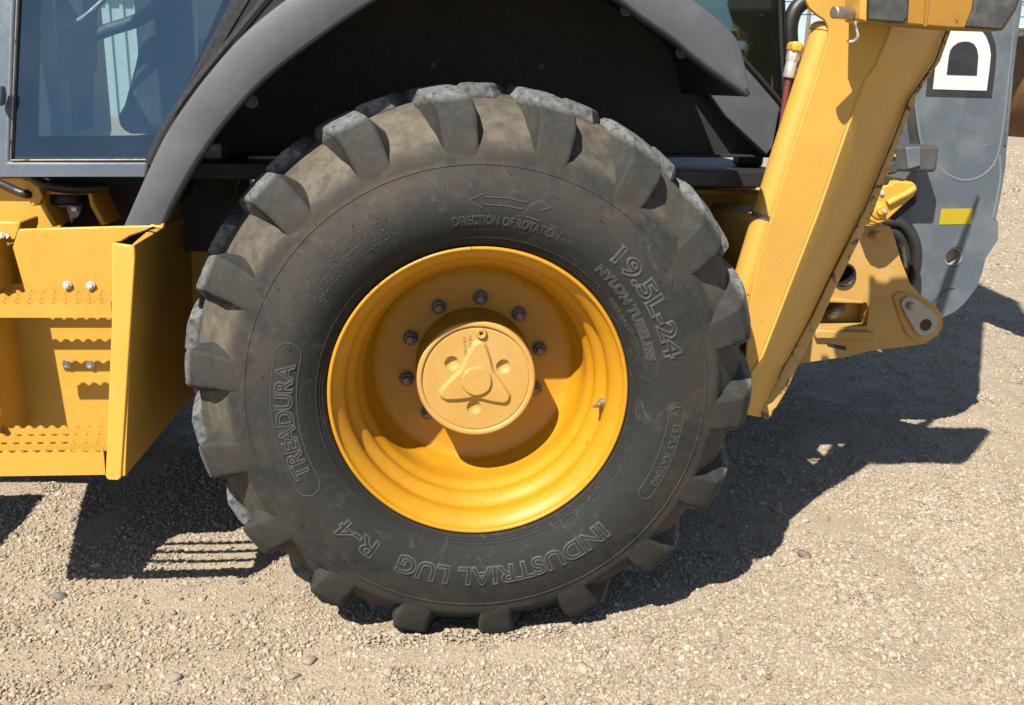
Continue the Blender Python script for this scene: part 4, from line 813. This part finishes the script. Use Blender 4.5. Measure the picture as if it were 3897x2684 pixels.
slab('warning_triangle', [(1.4192, 1.0400, 0.4754), (1.4308, 1.0400, 0.4799), (1.4231, 1.0400, 0.4912)], .003, M['white'], vb, bevel=0)
tube('boom_swing_hose', [(1.4644, 1.1300, 0.2543), (1.5174, 1.1200, 0.2501), (1.5592, 1.1100, 0.2123), (1.5861, 1.1100, 0.1478), (1.5935, 1.1200, 0.0775), (1.5920, 1.1500, 0.0144)], .020, M['hose'], loader, 14, 6)
tube('boom_swing_hose', [(1.4788, 1.1500, 0.2210), (1.5203, 1.1400, 0.2105), (1.5554, 1.1400, 0.1675), (1.5726, 1.1400, 0.1145), (1.5739, 1.1500, 0.0495)], .026, M['hose'], loader, 14, 6)
slab('swing_backing', [(1.4829, 1.2000, 0.2529), (1.6032, 1.2000, 0.2340), (1.6381, 1.2000, 0.1523), (1.6463, 1.2000, 0.0724), (1.6190, 1.2000, -0.0169), (1.5178, 1.2000, -0.0092)], .02, M['black'], loader, bevel=0)
tube('grey_hose_sleeve', [(1.5082, 1.0700, 0.1783), (1.5197, 1.0700, 0.1418), (1.5301, 1.0700, 0.1019)], .0095, M['dullsteel'], loader, 10, 2)

# ---------------------------------------------------------------- boom
BY = 1.19
hc = (1.7754, 1.1900, 0.1200)
boom = slab('boom', [(1.4788, 1.1900, 0.2464), (1.5413, 1.1900, 0.2658), (1.5894, 1.1900, 0.2943), (1.6077, 1.1900, 0.3254), (1.5875, 1.1900, 0.3864), (1.5916, 1.1900, 0.4138), (1.6078, 1.1900, 0.4353), (1.6100, 1.1900, 0.4535), (1.5926, 1.1900, 0.5177), (1.5484, 1.1900, 0.6685), (1.5123, 1.1900, 0.8111), (1.4578, 1.1900, 1.0863), (1.55, BY, 2.6), (1.78, BY, 2.6), (1.8723, 1.1900, 1.0735), (1.8818, 1.1900, 0.9587), (1.8834, 1.1900, 0.8784), (1.8896, 1.1900, 0.7436), (1.8998, 1.1900, 0.6295), (1.9062, 1.1900, 0.5177), (1.9149, 1.1900, 0.4389), (1.9139, 1.1900, 0.3296), (1.9107, 1.1900, 0.2608), (1.9225, 1.1900, 0.2405), (1.9305, 1.1900, 0.1836), (1.9167, 1.1900, 0.1563), (1.8949, 1.1900, 0.1161), (1.8914, 1.1900, 0.0661), (1.8785, 1.1900, 0.0108), (1.8409, 1.1900, -0.0500), (1.8086, 1.1900, -0.0814), (1.7613, 1.1900, -0.1046), (1.6436, 1.1900, -0.1081), (1.5191, 1.1900, -0.0558)], .26, M['boom'], loader, bevel=0, holes=[circle(hc[0], hc[2], BY, .0325, 32, .0350)])
boom['label'] = 'blue grey boom with white letter decal'
def arch(cx, zb, hw, zs, y, n=20, lean=.0, flat=1.0):
    """flat at the bottom, round at the top"""
    pts = [(cx - hw, y, zb), (cx + hw, y, zb - .004)]
    for i in range(n + 1): t = math.pi * i / n; pts.append((cx + lean + hw * math.cos(t) * flat, y, zs + hw * math.sin(t)))
    return pts
def decal(name, quad, y, m):
    return slab(name, quad, .0015, m, boom, bevel=0)
decal('letter_d_outline', [(1.5866, 1.1885, 0.6723), (1.8240, 1.1885, 0.6720), (1.8215, 1.1885, 0.7621), (1.8171, 1.1885, 0.8166), (1.8065, 1.1885, 0.8506), (1.7887, 1.1885, 0.8812), (1.7586, 1.1885, 0.9113), (1.7195, 1.1885, 0.9298), (1.6798, 1.1885, 0.9342), (1.6344, 1.1885, 0.9258), (1.6036, 1.1885, 0.9039), (1.5862, 1.1885, 0.8753), (1.5803, 1.1885, 0.8413), (1.5831, 1.1885, 0.7703)], .9185, M['dblack'])
decal('letter_d', [(1.6072, 1.1865, 0.6960), (1.8004, 1.1865, 0.6956), (1.7985, 1.1865, 0.7687), (1.7958, 1.1865, 0.8131), (1.7863, 1.1865, 0.8414), (1.7688, 1.1865, 0.8707), (1.7463, 1.1865, 0.8926), (1.7155, 1.1865, 0.9085), (1.6836, 1.1865, 0.9132), (1.6488, 1.1865, 0.9065), (1.6234, 1.1865, 0.8889), (1.6085, 1.1865, 0.8646), (1.6019, 1.1865, 0.8362), (1.6055, 1.1865, 0.7708)], .9165, M['white'])
decal('letter_d_counter', [(1.6485, 1.1845, 0.7447), (1.7560, 1.1845, 0.7445), (1.7527, 1.1845, 0.7890), (1.7513, 1.1845, 0.8075), (1.7428, 1.1845, 0.8301), (1.7293, 1.1845, 0.8454), (1.7125, 1.1845, 0.8520), (1.6936, 1.1845, 0.8528), (1.6724, 1.1845, 0.8480), (1.6570, 1.1845, 0.8362), (1.6483, 1.1845, 0.8218), (1.6469, 1.1845, 0.8004)], .9145, M['dblack'])
decal('reflector_sticker', [(1.6997, 1.1880, 0.2920), (1.8161, 1.1880, 0.2943), (1.8200, 1.1880, 0.2396), (1.7000, 1.1880, 0.2359)], .918, M['sticker'])
tube('boom_weld_bead', [(1.5546, 1.1910, 0.6511), (1.5780, 1.1910, 0.5664), (1.6015, 1.1910, 0.5044), (1.6402, 1.1910, 0.4600), (1.6919, 1.1910, 0.4184), (1.7425, 1.1910, 0.3963), (1.7840, 1.1910, 0.3924), (1.8277, 1.1910, 0.4053), (1.8635, 1.1910, 0.4365), (1.8803, 1.1910, 0.4824), (1.8837, 1.1910, 0.5577), (1.8794, 1.1910, 0.6762), (1.8710, 1.1910, 0.8354), (1.8605, 1.1910, 0.9763)], .0048, M['scrape'], boom, 8, 6, .5)
tube('boom_weld_bead', [(1.8868, 1.1910, 0.4825), (1.9031, 1.1910, 0.4065), (1.9030, 1.1910, 0.3293), (1.8997, 1.1910, 0.2605)], .0055, M['scrape'], boom, 8, 6, .6)
slab('boom_edge_plate', [(1.8413, 1.1850, 1.0719), (1.8599, 1.1850, 1.0726), (1.8749, 1.1850, 0.9259), (1.8875, 1.1850, 0.7464), (1.8982, 1.1850, 0.6296), (1.9055, 1.1850, 0.5134), (1.8941, 1.1850, 0.5132), (1.8881, 1.1850, 0.6323), (1.8781, 1.1850, 0.7635), (1.8640, 1.1850, 0.9256)], .01, M['boom'], boom, bevel=.002)
obj('hole_bushing', place(lathe_mesh('hole_bushing', [(.0295, .05), (.0295, .004), (.0322, .003), (.0322, .07), (0, .07), (0, .058), (.0295, .05)], 32), (hc[0], BY, hc[2])), M['padplate'], boom, 40)
tube('paint_scratch', [(1.7156, 1.1890, -0.0518), (1.7328, 1.1890, -0.0321), (1.7500, 1.1890, -0.0124), (1.7696, 1.1890, 0.0024), (1.7944, 1.1890, 0.0057)], .002, M['dblack'], boom, 6, 4, .3)
slab('boom_inner_plate', [(1.5363, 1.2700, 0.6526), (1.5960, 1.2700, 0.6540), (1.6407, 1.2700, 0.5036), (1.5491, 1.2700, 0.5019)], .03, M['boom'], boom, bevel=.004)
dip = slab('dipper_arm', [(1.62, 1.2, 2.25), (2.10, 1.2, 2.30), (2.0, 1.2, 3.1), (1.45, 1.2, 4.4), (1.2, 1.2, 4.4), (1.5, 1.2, 2.6)], .2, M['boom'], loader, bevel=.02)
# backhoe bucket: curved shell with side plates
bc = (2.8175, 2.3000, 0.7367); br = .185
def bucket():
    prof = []
    v = []; f = []; n = 22
    for i in range(n + 1):
        t = R(70 + 230 * i / n)
        for y in (2.1, 2.7):
            for rr in (br, br - .02): v.append((bc[0] + rr * 1.0 * math.cos(t), y, bc[2] + rr * 1.30 * math.sin(t)))
    for i in range(n):
        a = i * 4; b = a + 4
        f += [(a, b, b + 2, a + 2), (a + 1, a + 3, b + 3, b + 1), (a, a + 1, b + 1, b), (a + 2, b + 2, b + 3, a + 3)]
    f += [(0, 2, 3, 1), (n * 4, n * 4 + 1, n * 4 + 3, n * 4 + 2)]
    me = from_py('bucket_shell', v, f); fix_normals(me)
    o = obj('backhoe_bucket', me, M['rustbucket'], loader, 40, .003); o['label'] = 'rusty worn yellow bucket curving into view'
    sidep = [(bc[0] + (br - .022) * math.cos(R(70 + 230 * i / n)), 2.12, bc[2] + (br - .022) * 1.30 * math.sin(R(70 + 230 * i / n))) for i in range(n + 1)]
    slab('bucket_side_plate', sidep, .02, M['rustbucket'], o, bevel=.002)
bucket()

# ================================================================ background
def shed(name, x0, x1, y, z1, m, label, pitch=.5, depth=10, trim='roofw', amp=.09):
    o = root(name, (x0, y, GZ), label, 'building')
    n = int((x1 - x0) / pitch); v = []; f = []
    for i in range(n):
        a = x0 + i * pitch
        for dx, dd in ((0, 0), (.18, 0), (.28, amp), (.85, amp), (.95, 0)): v += [(a + dx * pitch, y + dd, GZ), (a + dx * pitch, y + dd, z1)]
    for i in range(len(v) // 2 - 1): f.append((2 * i, 2 * i + 2, 2 * i + 3, 2 * i + 1))
    obj('wall', from_py('wall', v, f), m, o)
    box('end_wall', (x0, y + amp + .02, GZ), (x1, y + depth, z1 - .02), m, o, 0)
    slab('roof', [(x0 - .5, y - .5, z1), (x1 + .5, y - .5, z1), (x1 + .5, y - .5, z1 + .35), (x0 - .5, y - .5, z1 + .35)], depth + 1, M[trim], o, bevel=0)
    box('eave_trim', (x0 - .5, y - .56, z1 - .25), (x1 + .5, y - .5, z1 - .02), M['dullsteel'], o, 0)
    return o
s1 = shed('metal_shed', -34, 4, 36, 4.4, M['pale'], 'long pale corrugated metal shed seen through the cab glass')
bx0 = ((82.2462, 130.0000, 2.7190))[0]
s2 = shed('storage_building', bx0, bx0 + 60, 130, ((82.9458, 130.0000, 10.8166))[2], M['tan'], 'tan corrugated storage building behind the grey boom', 1.5, 20, 'roofw', .2)
box('roller_door', (bx0 + 8, 129.8, GZ), (bx0 + 14, 129.95, 6.0), M['roofw'], s2, .0)
lx0, lx1 = ((41.6372, 120.0000, 7.6318))[0], ((58.4485, 120.0000, 8.1147))[0]
s3 = shed('white_roofed_barn', lx0, lx1, 120, ((47.4663, 120.0000, 7.0532))[2], M['tan'], 'low distant barn with white roof edge between cab and stabilizer', 1.5, 20, 'roofw', .2)
tr = root('flatbed_trailer', (0, 0, GZ), 'dark flatbed trailer with white side board and red rail', 'trailer')
TX, TYY = ((69.9924, 108.0000, 0.8947))[0], 108.0
box('deck', (TX - 9, TYY, .9), (TX + 9, TYY + 2.5, 1.5), M['black'], tr, 0)
box('side_board', (TX - 9, TYY - .05, 3.3), (TX + 9, TYY - .01, 3.9), M['roofw'], tr, 0)
box('side_rail', (TX - 9, TYY - .06, 2.9), (TX + 9, TYY - .01, 3.25), M['redt'], tr, 0)
for k in range(7): box('stake_post', (TX - 8.6 + k * 2.8, TYY - .1, .9), (TX - 8.4 + k * 2.8, TYY - .06, 3.9), M['redt'], tr, 0)
for k, x in enumerate((-6.6, -5.3, .2, 1.5, 4.4, 5.7)):
    w = obj('trailer_wheel', place(lathe_mesh('trailer_wheel', [(0, 0), (.36, 0), (.38, -.03), (.56, -.02), (.58, .03), (.58, .22), (0, .22)], 28), (TX + x, TYY + .05, GZ + .58)), M['rubber_seal'], tr, 40)
    obj('wheel_disc', place(lathe_mesh('wheel_disc', [(0, -.01), (.10, -.03), (.30, -.01), (.32, .01)], 24), (TX + x, TYY + .03, GZ + .58)), M['roofw'], w, 40)
box('landing_leg', (TX - 2.4, TYY + .1, GZ), (TX - 2.2, TYY + .3, .95), M['black'], tr, 0)
for nm, px, py in (('utility_pole', ((24.7497, 60.0000, 4.5760))[0], 60.0), ('utility_pole', ((42.6155, 66.0000, 5.4057))[0], 66.0)):
    far = py > 63
    o = root(nm, (px, py, GZ), 'distant wooden utility pole beside the tan building' if far else 'wooden utility pole with crossarm between cab and stabilizer leg', 'utility pole', 'utility poles carrying the overhead wires')
    obj('pole', place(lathe_mesh('pole', [(0, 0), (.11, 0), (.16, 9.2), (0, 9.2)], 14), (px, py, GZ + 9.2), (0, 0, 1)), M['wood'], o, 40)
    box('crossarm', (px - 1.2, py - .16, GZ + 8.2), (px + 1.2, py - .04, GZ + 8.36), M['wood'], o, .01)
    for k in range(4): obj('insulator', place(lathe_mesh('insulator', [(0, 0), (.05, .02), (.05, .12), (0, .14)], 10), (px - 1.1 + k * .73, py - .1, GZ + 8.5), (0, 0, 1)), M['darkgrey'], o, 40)
for k in range(3):
    tag_l = ('highest', 'middle', 'lowest')[k] + ' of the thin overhead wires crossing the sky'
    z = 5.2 - k * .55
    w = obj('overhead_wire', tube_mesh('overhead_wire', [(-40, 44, z + .5), (0, 44, z), (19.6, 44, z + .4), (40, 46, z), (80, 48, z + .5)], .022, 6, 6), M['dblack'])
    w['label'] = tag_l; w['category'] = 'wire'; w['group'] = 'overhead wires'
yt = root('yellow_loader', (0, 0, GZ), 'another yellow machine parked at the far left edge', 'loader')
box('body', (-11.5, 14.0, .1), (-7.2, 16.0, 1.1), M['yellow'], yt, .1)
box('cab_block', (-10.4, 14.2, 1.1), (-8.8, 15.8, 2.4), M['roofw'], yt, .1)
for x in (-10.6, -8.1):
    obj('loader_wheel', place(lathe_mesh('loader_wheel', [(0, 0), (.32, 0), (.36, -.04), (.56, -.03), (.62, .04), (.62, .36), (0, .36)], 32), (x, 13.8, GZ + .62)), M['rubber_seal'], yt, 40)
